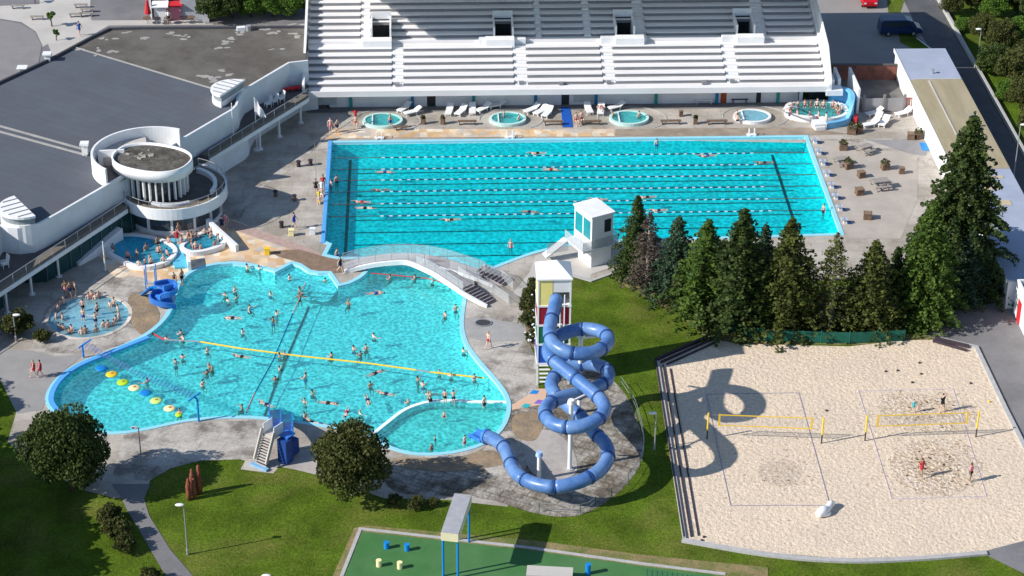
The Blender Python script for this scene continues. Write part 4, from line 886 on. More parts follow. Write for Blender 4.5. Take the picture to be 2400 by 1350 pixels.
for a, c in segn:
    b = MB(); b.smooth = True; b.tube(PT[a:c+1], .55, 20, caps=False); o = b.build('tube_section', BLUET, sl)
    so = o.modifiers.new('thick', 'SOLIDIFY'); so.thickness = .03; so.offset = -1
    p = PT[c]; d = (PT[c]-PT[c-1]).normalized()
    if c < len(PT)-1: b = MB(); b.tube([p-d*.05, p+d*.05], .605, 20); b.build('flange', mat('flange_navy', (.02, .06, .22), .5), sl)
b = MB(); p, d = PT[-1], (PT[-1]-PT[-2]).normalized(); b.tube([p-d*.1, p+d*.15], .62, 20, caps=False); o = b.build('exit_collar', BLUEB, sl); so = o.modifiers.new('t', 'SOLIDIFY'); so.thickness = .08
d2 = Vector((d.x, d.y, 0)).normalized(); b = MB()
for k in range(0):
    pass
b.box(p+d2*.9+Vector((0, 0, -.5)), (1.3, .9, .10), atan2(d2.y, d2.x)); s2 = Vector((-d2.y, d2.x, 0))
b.box(p+d2*.9+s2*.48+Vector((0, 0, -.33)), (1.3, .10, .36), atan2(d2.y, d2.x)); b.box(p+d2*.9-s2*.48+Vector((0, 0, -.33)), (1.3, .10, .36), atan2(d2.y, d2.x)); b.build('exit_chute', BLUEB, sl)
def column(px, py, ty, lab, r=.16, arms=()):
    p = U(px, py); h = HT(p, ty); t = T('slide_column', lab, 'support column', p, 0, 'white columns under the tube slide')
    b = MB(); b.cyl(p, r, h, 12); b.build('shaft', WHITE, t); b = MB(); b.cyl(p, r*2, .12, 12); b.build('foot', KERB, t); b = MB(); b.cyl(p+Vector((0, 0, h)), r*1.9, .35, 12, r*1.5)
    b.build('collar', mat('pale_blue_cap', (.35, .5, .75), .5) if ty > 1050 else WHITE, t)
    for dx, dy, z in arms:
        b = MB(); b.beam(p+Vector((0, 0, z)), p+Vector((dx, dy, z)), .12, .14); b.build('arm', WHITE, t)
column(1335, 1100, 946, 'tall white column rising through the lowest big loop of the tube slide', .17, ((1.2, -.3, 4.0), (-1.4, .2, 3.7), (1.5, 1.2, 6.4)))
column(1357, 968, 790, 'white column standing in the top loop of the tube slide', .18, ((1.2, .3, 7.2), (-1.5, .6, 7.4), (1.5, .4, 5.0), (-.5, -1.3, 6.5)))
column(1263, 1124, 1068, 'short white column with pale blue cap under the last bend of the slide', .16)
# low rails round the slide base
fr_ = T('low_rail_fence', 'thin low rail fence curving round the slide base', 'fence', U(1480, 1060))
RP = crs(UL([(1455, 905), (1488, 960), (1508, 1040), (1500, 1090), (1460, 1150), (1405, 1180), (1360, 1205), (1240, 1200)]), 4, False)
b = MB()
for i in range(0, len(RP), 3): b.tube([RP[i], RP[i]+Vector((0, 0, .95))], .03, 5)
b.build('posts', GNET, fr_); b = MB()
for z in (.5, .92): b.tube([p+Vector((0, 0, z)) for p in RP], .02, 5)
b.build('wires', METAL, fr_)

# ------------------------------------------------------------------ hot pots and tubs
def tub(px, py, r, lab, m=None, sq=0):
    c = U(px, py); t = T('hot_tub', lab, 'hot tub', c, 0, 'round hot tubs in front of the grandstand')
    P = circ(c, r, 32, r*.82); b = MB(); b.strip(P, -.16, .12, 0, .34, True); b.build('rim', mat('tub_rim', (.50, .70, .66), .5) if m is None else WHITE, t)
    b = MB(); b.prism([(p.x, p.y) for p in circ(c, r, 32, r*.82)], .0, .05); b.build('floor', TILEB, t)
    b = MB(); b.strip(circ(c, r*.8, 28, r*.64), -.22, .2, .05, .17, True); b.build('seat_ring', TILEB if m is None else WHITE, t)
    b = MB(); b.box(c+Vector((-r*.55, 0, .2)), (.12, r*1.2, .34)); b.box(c+Vector((-r*.85, -.1, .12)), (.5, r*.9, .24)); b.build('entry_step', WHITE if m is None else WHITE, t)
    b = MB(); b.area(circ(c, r-.1, 30, r*.8), .27); o = b.build('hot_water', m or WTUB, t)
    k = MB(); k.strip(crs([c+Vector((r*1.9*cos(a)+.35, r*1.5*sin(a)+.3, 0)) for a in [radians(-55+17*i) for i in range(15)]], 3, False), 0, .12, 0, .06); k.build('curb_ring', KERB, t)
    return t
tub(897, 287, 1.95, 'first round hot tub from the left, empty green water'); tub(1190, 283, 1.8, 'second round hot tub from the left with green water, ringed by a kerb'); tub(1474, 281, 1.95, 'third round hot tub from the left, right of the blue mat'); tub(1763, 277, 1.85, 'fourth round tub, palest blue water and white rim', WPALE)
def hotpot(name, lab, px, wpx, hw, zw, wm, smooth=5, ww=.42, front=None):
    P = ccw(crs(UL(wpx), smooth)); t = T(name, lab, 'hot pot', P[0])
    b = MB(); b.smooth = False; b.strip(P, -ww, .0, 0, hw, True); b.build('wall', WHITE, t)
    b = MB(); b.area(P, .05); b.build('floor', TILEC, t); b = MB(); b.strip(P, .05, .5, .05, zw-.16, True); b.build('bench', TILEC, t)
    b = MB(); b.area(P, zw); b.build('hot_water', wm, t); return t
hA = hotpot('hot_pot', 'left lobe of the white-walled hot pot below the turret', None, [(268, 572), (285, 562), (330, 563), (375, 573), (402, 588), (404, 604), (385, 620), (350, 630), (318, 628), (296, 618), (262, 600), (254, 586)], .46, .34, WPOT)
hB = hotpot('hot_pot', 'right lobe of the white-walled hot pot crowded with bathers', None, [(432, 588), (444, 575), (470, 560), (500, 551), (518, 557), (524, 570), (510, 584), (480, 594), (450, 597)], .50, .38, WPOT)
b = MB(); b.prism([(p.x, p.y) for p in UL([(405, 594), (400, 579), (370, 566), (420, 562), (440, 566), (425, 585), (430, 598), (442, 618), (440, 630), (410, 632), (402, 612)])], 0.03, .24); b.build('channel', WPOT and mat('channel_blue', (.10, .48, .66), .2, .1, 2), hA)
b = MB(); b.box(U(442, 612, .5)+Vector((0, 0, 0)), (.3, 2.0, .9), radians(10)); b.build('end_post', WHITE, hA)
def wing(name, lab, A, B_, hA_, hB_, th=.35):
    P = UL([A, B_]); t = T(name, lab, 'wall', P[0]); b = MB(); b.strip(crs(P, 4, False) if False else [P[0], P[0]+(P[1]-P[0])*.5, P[1]], -th/2, th/2, 0, 1, False, lambda s_: (0, hA_+(hB_-hA_)*s_)); b.build('wing_wall', WHITE, t)
wing('sloping_wall', 'white sloping wing wall right of the hot pot', (488, 545), (556, 590), 1.5, .7); wing('sloping_wall', 'white sloping wing wall left of the hot pot under the balcony', (284, 566), (180, 622), 1.5, .35, .7)
wing('sloping_wall', 'short white bench wall left of the hot pot near the thin post', (262, 600), (240, 578), .55, .6, .6)
hC = hotpot('hot_pot', 'large white oval hot pot crowded with bathers at the right of the grandstand', None, [(1846, 268), (1850, 258), (1872, 252), (1915, 250), (1955, 253), (1975, 262), (1978, 276), (1960, 285), (1935, 287), (1915, 281), (1895, 284), (1870, 281), (1852, 276)], .66, .52, WTUB, 5, .38)
b = MB(); b.box(U(1920, 293, .3), (1.3, 1.3, .75), .1); b.box(U(1922, 300, .2), (1.0, .5, .4), .1); b.build('entry_step', WHITE, hC)
b = MB(); b.strip(crs(UL([(1942, 250), (1955, 246), (1985, 252), (1997, 268), (1992, 286), (1970, 297), (1938, 302)]), 5, False), -.3, .12, 0, .9, False, lambda s_: (0, 2.2 if s_ < .62 else 2.2-1.5*min(1, (s_-.62)/.1))); b.build('blue_screen', mat('pale_blue_wall', (.16, .45, .72), .5, .05, 1), hC)
b = MB()
b.tube(crs([U(1838, 262, .6), U(1838, 255, 1.9), U(1850, 250, 2.4), U(1866, 250, 2.0), U(1868, 252, .6)], 5, False), .09, 8); b.build('arch_rail', WHITE, hC)

# ------------------------------------------------------------------ loungers, chairs, tables, benches
def lounger(loc, rz, lab):
    t = T('sun_lounger', lab, 'sun lounger', (0, 0, 0), 0, 'white sun loungers')
    b = MB(); b.box((0, -.35, .36), (.72, 1.35, .09)); b.build('seat', WHITE, t)
    b = MB(); b.box((0, .60, .56), (.72, .78, .09), rot=Matrix.Rotation(radians(33), 3, 'X')); b.build('backrest', WHITE, t)
    for x in (-.3, .3):
        for y in (-.85, .25): b = MB(); b.box((x, y, .16), (.08, .12, .32)); b.build('leg', WHITE, t)
    t.location = loc; t.rotation_euler.z = rz; return t
proto = None
LN = [(948, 259, -35, 'white lounger behind and right of the first hot tub, upper of a pair'), (968, 268, -62, 'white lounger right of the first hot tub, lower of a pair'),
      (1053, 265, -10, 'leftmost of four white loungers between the first two hot tubs'), (1081, 266, -28, 'second from left of four white loungers left of the second hot tub'), (1107, 263, -2, 'third from left of four white loungers left of the second hot tub'), (1133, 260, -45, 'white lounger nearest the second hot tub on its left'),
      (1165, 252, -70, 'white lounger behind the second hot tub, partly hidden'), (1247, 262, -50, 'leftmost of three white loungers left of the blue mat'), (1268, 266, -42, 'middle of three white loungers left of the blue mat'), (1283, 270, -25, 'rightmost of three white loungers left of the blue mat'),
      (1379, 262, 8, 'white lounger just right of the blue mat'), (1408, 264, -8, 'lounger carrying a sunbather, left of the third hot tub'), (1445, 256, -62, 'white lounger behind the third hot tub'),
      (2055, 284, -30, 'long white lounger by the grey gate, leftmost on the sunny terrace'), (2072, 292, -30, 'white lounger in the middle of the east terrace'), (2118, 270, -62, 'white lounger nearest the east building wall'), (2050, 270, -66, 'white lounger closest to the grey gate'), (2040, 297, -70, 'white lounger end nearest the round planter on the east terrace')]
for x, y, rz, lab in LN:
    if proto is None: proto = lounger(U(x, y, .02), radians(rz), lab)
    else: dup(proto, U(x, y, .02), radians(rz), lab)
ch = None
for x, y, rz, lab in [(628, 250, -60, 'leftmost white armchair on the upper balcony'), (643, 244, -60, 'middle white armchair on the upper balcony'), (659, 238, -60, 'right white armchair on the upper balcony'), (12, 626, -60, 'white chair on the balcony at the left edge'), (285, 470, -60, 'pale chair on the balcony beside the turret')]:
    p = U(x, y, BZ)
    if ch is None:
        ch = T('armchair', lab, 'chair', (0, 0, 0), 0, 'white balcony chairs')
        b = MB(); b.box((0, 0, .4), (.62, .6, .1)); b.build('seat', WHITE, ch); b = MB(); b.box((0, .32, .78), (.62, .1, .8), rot=Matrix.Rotation(radians(-15), 3, 'X')); b.build('backrest', WHITE, ch)
        for s_ in (-.28, .28):
            b = MB(); b.box((s_, 0, .58), (.07, .6, .06)); b.build('armrest', WHITE, ch)
            for q in (-.25, .25): b = MB(); b.box((s_, q, .18), (.07, .07, .36)); b.build('leg', WHITE, ch)
        ch.location = p; ch.rotation_euler.z = radians(rz)
    else: dup(ch, p, radians(rz), lab)
p = U(686, 214, BZ); t = T('red_float', 'pile of red inflatable floats on the balcony by the grandstand', 'pool float', p)
for k in range(5): b = MB(); b.box(p+Vector((-.7+.35*k, .1*k, .25+.06*(k % 2))), (.7, .35, .3), .5+.2*k); b.build('float', REDP, t, bevel=.08)
# benches
def bench(px, py, ln, rz, lab, m=WOOD, back=True, z=.02, group='dark benches along the pool edge'):
    p = U(px, py, z); t = T('bench', lab, 'bench', p, rz, group); 
    b = MB(); b.box((0, 0, .42), (ln, .42, .07)); b.build('seat', m, t, world=False)
    if back: b = MB(); b.box((0, .22, .68), (ln, .06, .30)); b.build('backrest', m, t, world=False)
    for s_ in (-ln/2+.2, ln/2-.2): b = MB(); b.box((s_, 0, .2), (.09, .36, .4)); b.build('leg', m, t, world=False)
for x, y, l_, lab in ((1095, 292, 2.0, 'brown bench between the first and second hot tubs'), (1297, 293, 2.1, 'brown bench left of the blue mat'), (1385, 292, 2.2, 'brown bench right of the blue mat'), (1572, 291, 2.2, 'brown bench right of the third hot tub'), (1680, 291, 2.2, 'brown bench left of the fourth tub'), (940, 305, 1.4, 'low brown bench end below the first hot tub')): bench(x, y, l_, 0, lab, WOOD, False)
for x, y, l_, lab in ((862, 249, 1.9, 'white table bench against the grandstand wall, left'), (1650, 243, 1.9, 'white table bench against the grandstand wall, right')): bench(x, y, l_, 0, lab, WHITEB, True, .04, 'white benches under the grandstand')
bench(1733, 240, 1.8, 0, 'long dark bench against the grandstand wall beside the orange door', BEAM, True, .04)
t = T('blue_mat', 'long bright blue mat from the grandstand door to the pool edge', 'mat', U(1329, 275)); b = MB(); b.add([(*U(x, y)[:2], z) for z in (.03, .055) for x, y in ((1314, 252), (1336, 252), (1343, 299), (1319, 299))], [(4, 5, 6, 7), (0, 1, 5, 4), (1, 2, 6, 5), (2, 3, 7, 6), (3, 0, 4, 7)]); b.build('mat_sheet', mat('mat_blue', (.01, .09, .42), .7, .05, 1), t)
t = T('blue_mat', 'small bright blue mat beside the tall fir and white wall', 'mat', U(2168, 345)); b = MB(); b.add([(*U(x, y)[:2], z) for z in (.04, .07) for x, y in ((2155, 336), (2180, 336), (2188, 354), (2162, 354))], [(4, 5, 6, 7), (0, 1, 5, 4), (1, 2, 6, 5), (2, 3, 7, 6), (3, 0, 4, 7)]); b.build('mat_sheet', BLUEP, t)
# planters
def bush_mb(c, r, n, sz, rz=1.0):
    b = MB()
    for i in range(n):
        a = R.random()*6.28; u_ = R.uniform(-.2, 1); q = sqrt(max(0, 1-u_*u_)); k = r*R.uniform(.6, 1.08)
        b.leaf((c[0]+k*q*cos(a), c[1]+k*q*sin(a), c[2]+k*u_*rz), sz*R.uniform(.7, 1.3), 1)
    return b
def planter(px, py, s, lab, plant=True, m=WOOD, lm=None, hgt=.7):
    s *= .82; hgt *= .85; p = U(px, py, .02); t = T('planter', lab, 'planter', p, R.uniform(-.3, .3), 'wooden planters on the terraces')
    b = MB(); b.box((0, 0, hgt*.5), (s, s, hgt)); b.build('tub', m, t, world=False)
    b = MB(); b.box((0, 0, hgt+.015), (s+.08, s+.08, .05)); b.box((0, 0, .05), (s+.06, s+.06, .08)); b.build('rim', m, t, world=False)
    b = MB(); b.box((0, 0, hgt+.045), (s-.1, s-.1, .02)); b.build('soil', MULCH, t, world=False)
    if plant: bush_mb((0, 0, hgt+.15), s*.6, 90, .2).build('plant', lm or LEAF[1], t, world=False)
for x, y, s, lab, pl in ((1976, 350, .9, 'planter with bush nearest the starting blocks, top of the terrace', 1), (1988, 394, .9, 'planter with yellow-green bush beside the third starting block', 1), (2074, 396, .9, 'planter with bush in the middle of the east terrace', 1), (2113, 406, .6, 'small planter nearest the big fir', 0), (2018, 415, .8, 'low brown planter left of the grey picnic table', 0), (2014, 455, .9, 'tall brown planter below left of the grey picnic table', 0), (2033, 512, .9, 'lone brown planter nearest the south-east pool corner', 0),
                         (1996, 312, 1.1, 'round stone planter with plant by the blue curved wall', 1), (2014, 310, .7, 'dark planter with upright plant beside the stone planter', 1), (2135, 325, .9, 'slatted brown planter, left of two below the white wall', 0), (2152, 324, .9, 'slatted brown planter with yellow-green bush by the white wall', 1),
                         (1007-15, 290, .5, 'small planter left of the brown bench by the first tub', 1), (1038, 290, .5, 'second small planter right of the first hot tub', 1), (1596, 272, .45, 'narrow brown bin right of the third hot tub', 0), (1630, 290, .5, 'small planter between third and fourth tubs', 1), (2078, 258, .7, 'planter with spiky palm in front of the grey gate', 1)):
    planter(x, y, s, lab, bool(pl))
# picnic tables
pt = None
for x, y, rz, lab in ((2027, 357, .5, 'picnic table in the upper part of the east terrace'), (2062, 440, .2, 'grey picnic table in the middle of the east terrace'), (1972, 385, .3, 'small pale table by the third starting block')):
    p = U(x, y, .02)
    if pt is None:
        pt = T('picnic_table', lab, 'picnic table', (0, 0, 0), 0, 'picnic tables on the east terrace')
        b = MB(); b.box((0, 0, .74), (1.5, .8, .06)); b.build('tabletop', WOODG, pt)
        for s_ in (-.72, .72): b = MB(); b.box((0, s_, .43), (1.5, .3, .05)); b.build('bench', WOODG, pt)
        for s_ in (-.55, .55): b = MB(); b.beam((s_, -.8, .02), (s_, -.2, .72), .08, .08); b.beam((s_, .8, .02), (s_, .2, .72), .08, .08); b.beam((s_, -.8, .38), (s_, .8, .38), .06, .08); b.build('leg_frame', WOODG, pt)
        pt.location = p; pt.rotation_euler.z = rz
    else: dup(pt, p, rz, lab, .9 if x < 2000 else 1.15)
# posts, showers, poles
def pole(name, px, py, ty, r, lab, m, cat, base=.2, top=None):
    p = U(px, py); h = HT(p, ty); t = T(name, lab, cat, p); b = MB(); b.cyl(p, r, h, 8, r*.7); b.build('shaft', m, t)
    if base: b = MB(); b.cyl(p, base, .08, 12); b.build('base', m, t)
    return t, p, h
t, p, h = pole('flagpole', 603, 351, 228, .06, 'white flagpole with hanging white flag in front of the balcony', WHITE, 'flagpole', .42)
b = MB(); n = 8; vs = []; fs = []
for i in range(n+1):
    for j in range(6):
        u_ = i/n; v_ = j/5; vs.append((p.x+.06+1.0*u_*(.75+.25*v_)+.06*sin(9*u_), p.y-.25*u_+.12*sin(7*u_+2*v_), p.z+h-.1-1.9*v_*(1-.55*u_)-1.25*u_))
for i in range(n):
    for j in range(5): a = i*6+j; fs.append((a, a+1, a+7, a+6))
b.add(vs, fs); o = b.build('flag', mat('flag_cloth', (.8, .78, .8), .8, .05, 2), t); so = o.modifiers.new('t', 'SOLIDIFY'); so.thickness = .02
pole('flagpole', 551, 379, 241, .06, 'bare white flagpole nearest the turret, on the deck', WHITE, 'flagpole', .35)
pole('flagpole', 602-104, 205, 178, .04, 'thin bare mast standing on the blue-grey roof edge', METAL, 'mast', 0)
pole('slim_post', 247, 633, 566, .07, 'thin white post with round top left of the hot pots', WHITE, 'post', .15)
pole('slim_post', 742, 445, 335, .03, 'thin post at the west end of the swimming pool', METAL, 'post', .12)
def lamp(px, py, ty, lab, hd=-1):
    p = U(px, py); h = HT(p, ty); t = T('lamp_post', lab, 'lamp post', p, 0, 'grey lamp posts'); b = MB(); b.cyl(p, .06, h, 8, .045); b.build('post', METAL, t); b = MB(); b.cyl(p, .1, .5, 8); b.build('base', METAL, t)
    b = MB(); b.ell((p.x+hd*.3, p.y, p.z+h), (.35, .18, .10), 10, 6); b.build('lamp_head', WHITE, t)
lamp(440, 1300, 1183, 'grey lamp post on the lawn right of the footpath'); lamp(1534, 1054, 968, 'lamp post between the tube slide and the sand court'); lamp(2289, 160, 68, 'lamp post among bushes right of the dark road'); lamp(332, 1084, 1002, 'lamp post on the paving right of the round tree'); lamp(640, 1450, 1349, 'lamp head just showing at the bottom edge of the lawn'); lamp(2375, 420, 292, 'lamp head above the dark road, upper of two', 1); lamp(38, 800, 738, 'small lamp post in the dark bush at the left edge', 1)
# blue bent poles in the leisure pool
def bentpole(px, py, ty, dx, lab):
    p = U(px, py); h = HT(p, ty); t = T('rope_pole', lab, 'pole', p, 0, 'blue T-topped poles holding the net'); b = MB(); b.tube([p, p+Vector((0, 0, h*.9)), p+Vector((dx*.3, .1, h))], .09, 8); b.build('post', BLUEP, t)
    b = MB(); b.beam(p+Vector((dx*.3-.4, -.5, h-.1)), p+Vector((dx*.3+.5, .6, h+.05)), .10, .10); b.build('crossbar', BLUEP, t); return p+Vector((dx*.3, .1, h))
q1 = bentpole(196, 838, 806, .5, 'blue T-topped pole on the west rim of the leisure pool'); q2 = bentpole(466, 988, 930, -.9, 'blue leaning T-topped pole on the south rim of the leisure pool')
nt2 = T('overhead_net', 'fine climbing net stretched over the stepping discs', 'net', q1); b = MB()
for k in range(-3, 4): b.tube([q1+Vector((0, .12*k, 0)), (q1+q2)/2+Vector((0, .14*k, -.45)), q2+Vector((0, .12*k, 0))], .012, 4)
for k in range(1, 34): c = q1+(q2-q1)*(k/34)+Vector((0, 0, -.45*(1-abs(2*k/34-1)**2))); b.tube([c+Vector((-.15, -.5, 0)), c+Vector((.15, .5, 0))], .018, 4)
b.build('ropes', BLUED, nt2)
dsc = None
for i, (x, y, m, lab) in enumerate([(237, 863, BLUEP, 'blue floating disc nearest the west rim'), (262, 877, YEL, 'bright yellow floating disc beside the first blue disc'), (288, 896, LIME, 'lime floating disc after the yellow one'), (315, 909, CREAM, 'cream floating disc in the middle of the row'), (341, 921, BLUEP, 'second blue floating disc, middle of the row'), (366, 939, mat('lime_pale', (.6, .8, .2), .5), 'pale lime floating disc after the second blue disc'), (398, 957, CREAM, 'pale cream floating disc nearest the south rim'), (419, 972, LIME, 'small green float beside a bather at the south rim')]):
    p = U(x, y, -.12); t = T('floating_disc', lab, 'float', p, 0, 'coloured stepping discs in a row'); k_ = 1 if i < 7 else .6
    b = MB(); b.smooth = True; b.ell(p, (.52*k_, .52*k_, .11), 18, 6); b.build('disc', m, t)
    if m is not BLUEP: b = MB(); b.ell(p+Vector((.02, .02, .08)), (.17*k_, .17*k_, .06), 10, 5); b.build('hub', mat('hub_brown', (.45, .25, .08), .6), t)
# notice signs etc.
for x, y, m, lab in ((626, 596, YEL, 'yellow freestanding sign near the notch of the leisure pool'), (683, 552, CREAM, 'yellow-lidded bin on the deck west of the swimming pool'), (733, 549, WHITE, 'white box at the south-west corner of the swimming pool')):
    p = U(x, y, .02); t = T('deck_box', lab, 'box', p); b = MB(); b.box(p+Vector((0, 0, .3)), (.5, .4, .6)); b.build('body', m, t, bevel=.03); b = MB(); b.box(p+Vector((0, 0, .64)), (.56, .46, .08)); b.build('lid', m, t)
for x, y, lab in ((646, 460, 'brown bin on the deck right of the turret shadow'), (700, 390, 'dark low stand on the deck beside the upper lane ropes'), (690, 470, 'dark low stand on the deck below the brown bin'), (660, 533, 'dark low stand near the pink paving strip'), (728, 387, 'small dark stand at the pool edge'), (1376, 612, 'small dark bin beside the lifeguard tower')):
    p = U(x, y, .02); t = T('deck_stand', lab, 'stand', p); b = MB(); b.cyl(p, .22, .55, 10, .18); b.build('body', WOOD if 'brown' in lab else BEAM, t); b = MB(); b.cyl(p+Vector((0, 0, .55)), .26, .06, 10); b.build('lid', BEAM, t)
p = U(1133, 758); t = T('manhole_cover', 'dark oval cover lying flat on the paving east of the leisure pool', 'cover', p); b = MB(); b.prism([(q.x, q.y) for q in circ(p, .78, 28, .62)], .03, .07); b.build('lid', mat('cover_dark', (.05, .05, .055), .8), t); b = MB(); b.strip(circ(p, .72, 28, .58), -.04, .04, .07, .10, True); b.build('ring', METAL, t)
for x, y in ((889, 326), (1195, 324), (1762, 319)):
    p = U(x, y); t = T('pool_ladder', {889: 'pool ladder on the north rim near the west end', 1195: 'pool ladder in the middle of the north rim', 1762: 'pool ladder on the north rim near the east end'}[x], 'pool ladder', p, 0, 'ladders on the north rim')
    for s_ in (-.28, .28): b = MB(); b.tube([p+Vector((s_, .35, .05)), p+Vector((s_, .3, .75)), p+Vector((s_, -.15, .75)), p+Vector((s_, -.25, -.8))], .04, 6); b.build('rail', WHITE, t)
    b = MB(); b.box(p+Vector((0, -.22, -.05)), (.5, .16, .06)); b.box(p+Vector((0, -.22, -.4)), (.5, .16, .06)); b.box(p+Vector((0, .15, .08)), (1.0, .5, .1)); b.build('tread', WHITE, t)
# ------------------------------------------------------------------ small blue slides
ks = T('curved_slide', 'small curved blue slide with railings on the west rim of the leisure pool', 'water slide', U(380, 690))
pp = crs([U(372, 672, 1.9), U(395, 668, 1.6), U(398, 682, 1.3), U(375, 690, 1.0), U(366, 700, .7), U(385, 708, .45), U(408, 712, .1)], 6, False)
b = MB(); ribbon(b, pp, .55, .12); b.build('chute', BLUEB, ks)
for s_ in (-.58, .58):
    b = MB(); ribbon(b, [p+Vector((0, 0, .3)) for p in offp(pp, s_)], .08, .5); b.build('side', BLUEB, ks)
b = MB(); b.box(U(358, 676, 1.3), (.7, .7, .12), .3); b.build('platform', BLUEP, ks); b = MB()
for dx, dy in ((-.45, -.45), (.45, -.45), (-.45, .45), (.45, .45)): b.tube([U(355, 672, 0)+Vector((dx, dy, 0)), U(355, 672, 0)+Vector((dx, dy, 2.1))], .05, 6)
b.build('railing', BLUEP, ks)
b = MB(); b.beam(U(335, 690, .1), U(352, 676, 1.7), .6, .1); b.build('ladder', BLUEP, ks)
ws = T('wide_slide', 'wide blue slide with white ladder stairs on the south rim of the leisure pool', 'water slide', U(612, 1095))
A = U(611, 1092, .1); Bt = U(629, 1022, 2.35)
dd = (Bt-A); hz = Vector((dd.x, dd.y, 0)); hn = hz.normalized(); sd = Vector((-hn.y, hn.x, 0))
for s_ in (-.62, .62): b = MB(); b.beam(A+sd*s_+Vector((0, 0, .45)), Bt+sd*s_+Vector((0, 0, .55)), .12, .30); b.build('handrail', PALE, ws)
for k in range(11): c = A+dd*((k+.5)/11); b = MB(); b.box(c, (.12, 1.1, .06), atan2(hn.y, hn.x)); b.build('tread', PALE, ws)
b = MB(); b.beam(A-Vector((0, 0, .05)), Bt-Vector((0, 0, .35)), 1.0, .06); b.build('stair_back', BEAM, ws)
b = MB(); b.box(A-hn*.15, (.35, 1.7, .2), atan2(hn.y, hn.x)); b.build('foot_mat', mat('foot_blue', (.2, .4, .6), .7), ws)
Tp = Bt+hn*.6; b = MB(); b.box(Tp, (1.2, 1.3, .12), atan2(hn.y, hn.x)); b.build('platform', PALE, ws)
for k in (-.55, .55): b = MB(); b.box(Tp+sd*k+Vector((0, 0, .5)), (1.1, .06, .9), atan2(hn.y, hn.x)); b.build('guard', WHITE, ws)
e1 = U(650, 968, -.1)+Vector((0, .3, 0)); q0 = Tp+hn*.6-sd*.0; ch_ = crs([q0, q0+(e1-q0)*.33+Vector((0, 0, .35)), q0+(e1-q0)*.66+Vector((0, 0, .12)), e1+Vector((0, 0, .05))], 5, False)
b = MB(); ribbon(b, [p+sd*-.9 for p in ch_], .55, .10); ribbon(b, [p+sd*.25 for p in ch_], .55, .10); b.build('chute', BLUEB, ws)
for s_ in (-1.55, -.33, .88): b = MB(); ribbon(b, [p+sd*s_+Vector((0, 0, .38)) for p in ch_], .05, .5); b.build('side', BLUEP, ws)
b = MB(); b.box(Tp-sd*1.15+Vector((0, 0, -1.2)), (.8, .9, 2.1), atan2(hn.y, hn.x)); b.box(Tp-sd*.75+hn*1.1+Vector((0, 0, -1.55)), (1.0, 1.0, 1.3), atan2(hn.y, hn.x)); b.build('blue_base', BLUED, ws)
b = MB(); b.box(Tp-sd*1.0+hn*.5+Vector((0, 0, -.05)), (1.0, .9, .10), atan2(hn.y, hn.x)); b.build('side_platform', BLUEB, ws)
# ------------------------------------------------------------------ sand court furniture
def vnet(l, r, bl_, br_, tl_, tr_, lab, pc):
    A, B_ = U(*bl_), U(*br_); t = T('volleyball_net', lab, 'volleyball net', A)
    for p in (A, B_):
        b = MB(); b.cyl(p, .06, .9, 8); b.build('post_base', BEAM, t); b = MB(); b.cyl(p+Vector((0, 0, .9)), .075, 1.65, 8); b.build('post', YEL, t)
    d = (B_-A); L = d.length; x = d/L; a, c = A+x*.9, B_-x*.9
    up = Vector((0, 0, 1)); b = MB()
    b.beam(a+up*2.42, c+up*2.42, .03, .08); b.beam(a+up*1.42, c+up*1.42, .03, .08); b.beam(a+up*1.36, a+up*2.48, .03, .15); b.beam(c+up*1.36, c+up*2.48, .03, .15); b.build('tape', YEL, t)
    b = MB()
    for k in range(1, 9): b.beam(a+up*(1.42+k*.11), c+up*(1.42+k*.11), .008, .008)
    for k in range(0, int(L*3)): q = a+(c-a)*(k/(L*3)); b.beam(q+up*1.42, q+up*2.42, .008, .008)
    b.build('mesh', FENCEM, t)
    b = MB()
    for z in (1.45, 2.4): b.tube([A+up*z, a+up*z], .012, 4); b.tube([c+up*z, B_+up*z], .012, 4)
    b.build('guy_cords', METAL, t)
vnet(0, 0, (1657, 1030), (1925, 1040), 0, 0, 'left volleyball net with yellow tape on the sand, in the slide shadow', 0); vnet(0, 0, (2027, 1034), (2287, 1025), 0, 0, 'right volleyball net with yellow tape on the sand', 0)
def court(pts, lab):
    t = T('court_lines', lab, 'court line', U(*pts[0])); P = UL(pts); b = MB(); b.strip([p for p in P], -.03, .03, .03, .075, True); b.build('line_tape', mat('line_violet' if 'violet' in lab else 'line_blue', (.48, .43, .50) if 'violet' in lab else (.30, .28, .36), .8, .3, 3), t)
court([(1655, 925), (1872, 922), (1945, 1186), (1712, 1186)], 'dark blue boundary tape of the left volleyball court'); court([(2012, 918), (2234, 913), (2312, 1165), (2090, 1171)], 'violet boundary tape of the right volleyball court')
tb = T('timber_terrace', 'three dark timber beams stepping down along the west edge of the sand', 'terraced beams', U(1560, 1000))
for k in range(3):
    P = UL([(1537+17*k, 850+8*k), (1603+17*k, 1263-3*k)]); b = MB(); b.strip(P, -.06, .06, 0, .24-.06*k); b.build('beam', BEAM, tb)
tb = T('timber_terrace', 'dark timber beams along the north-west corner of the sand', 'terraced beams', U(1600, 830))
for k in range(3):
    P = UL([(1535+14*k, 848+4*k), (1658+10*k, 792+6*k)]); b = MB(); b.strip(P, -.08, .08, 0, .30-.07*k); b.build('beam', BEAM, tb)
tb = T('timber_terrace', 'pair of dark timber beams at the north-east corner of the sand', 'terraced beams', U(2230, 810))
for k in range(2):
    P = UL([(2190-4*k, 798+4*k), (2270-4*k, 817+8*k)]); b = MB(); b.strip(P, -.07, .07, 0, .4-.12*k); b.build('beam', BEAM, tb)
p = U(1935, 1203); t = T('white_seal_bench', 'white sculpted lounging bench standing on the sand', 'bench', p)
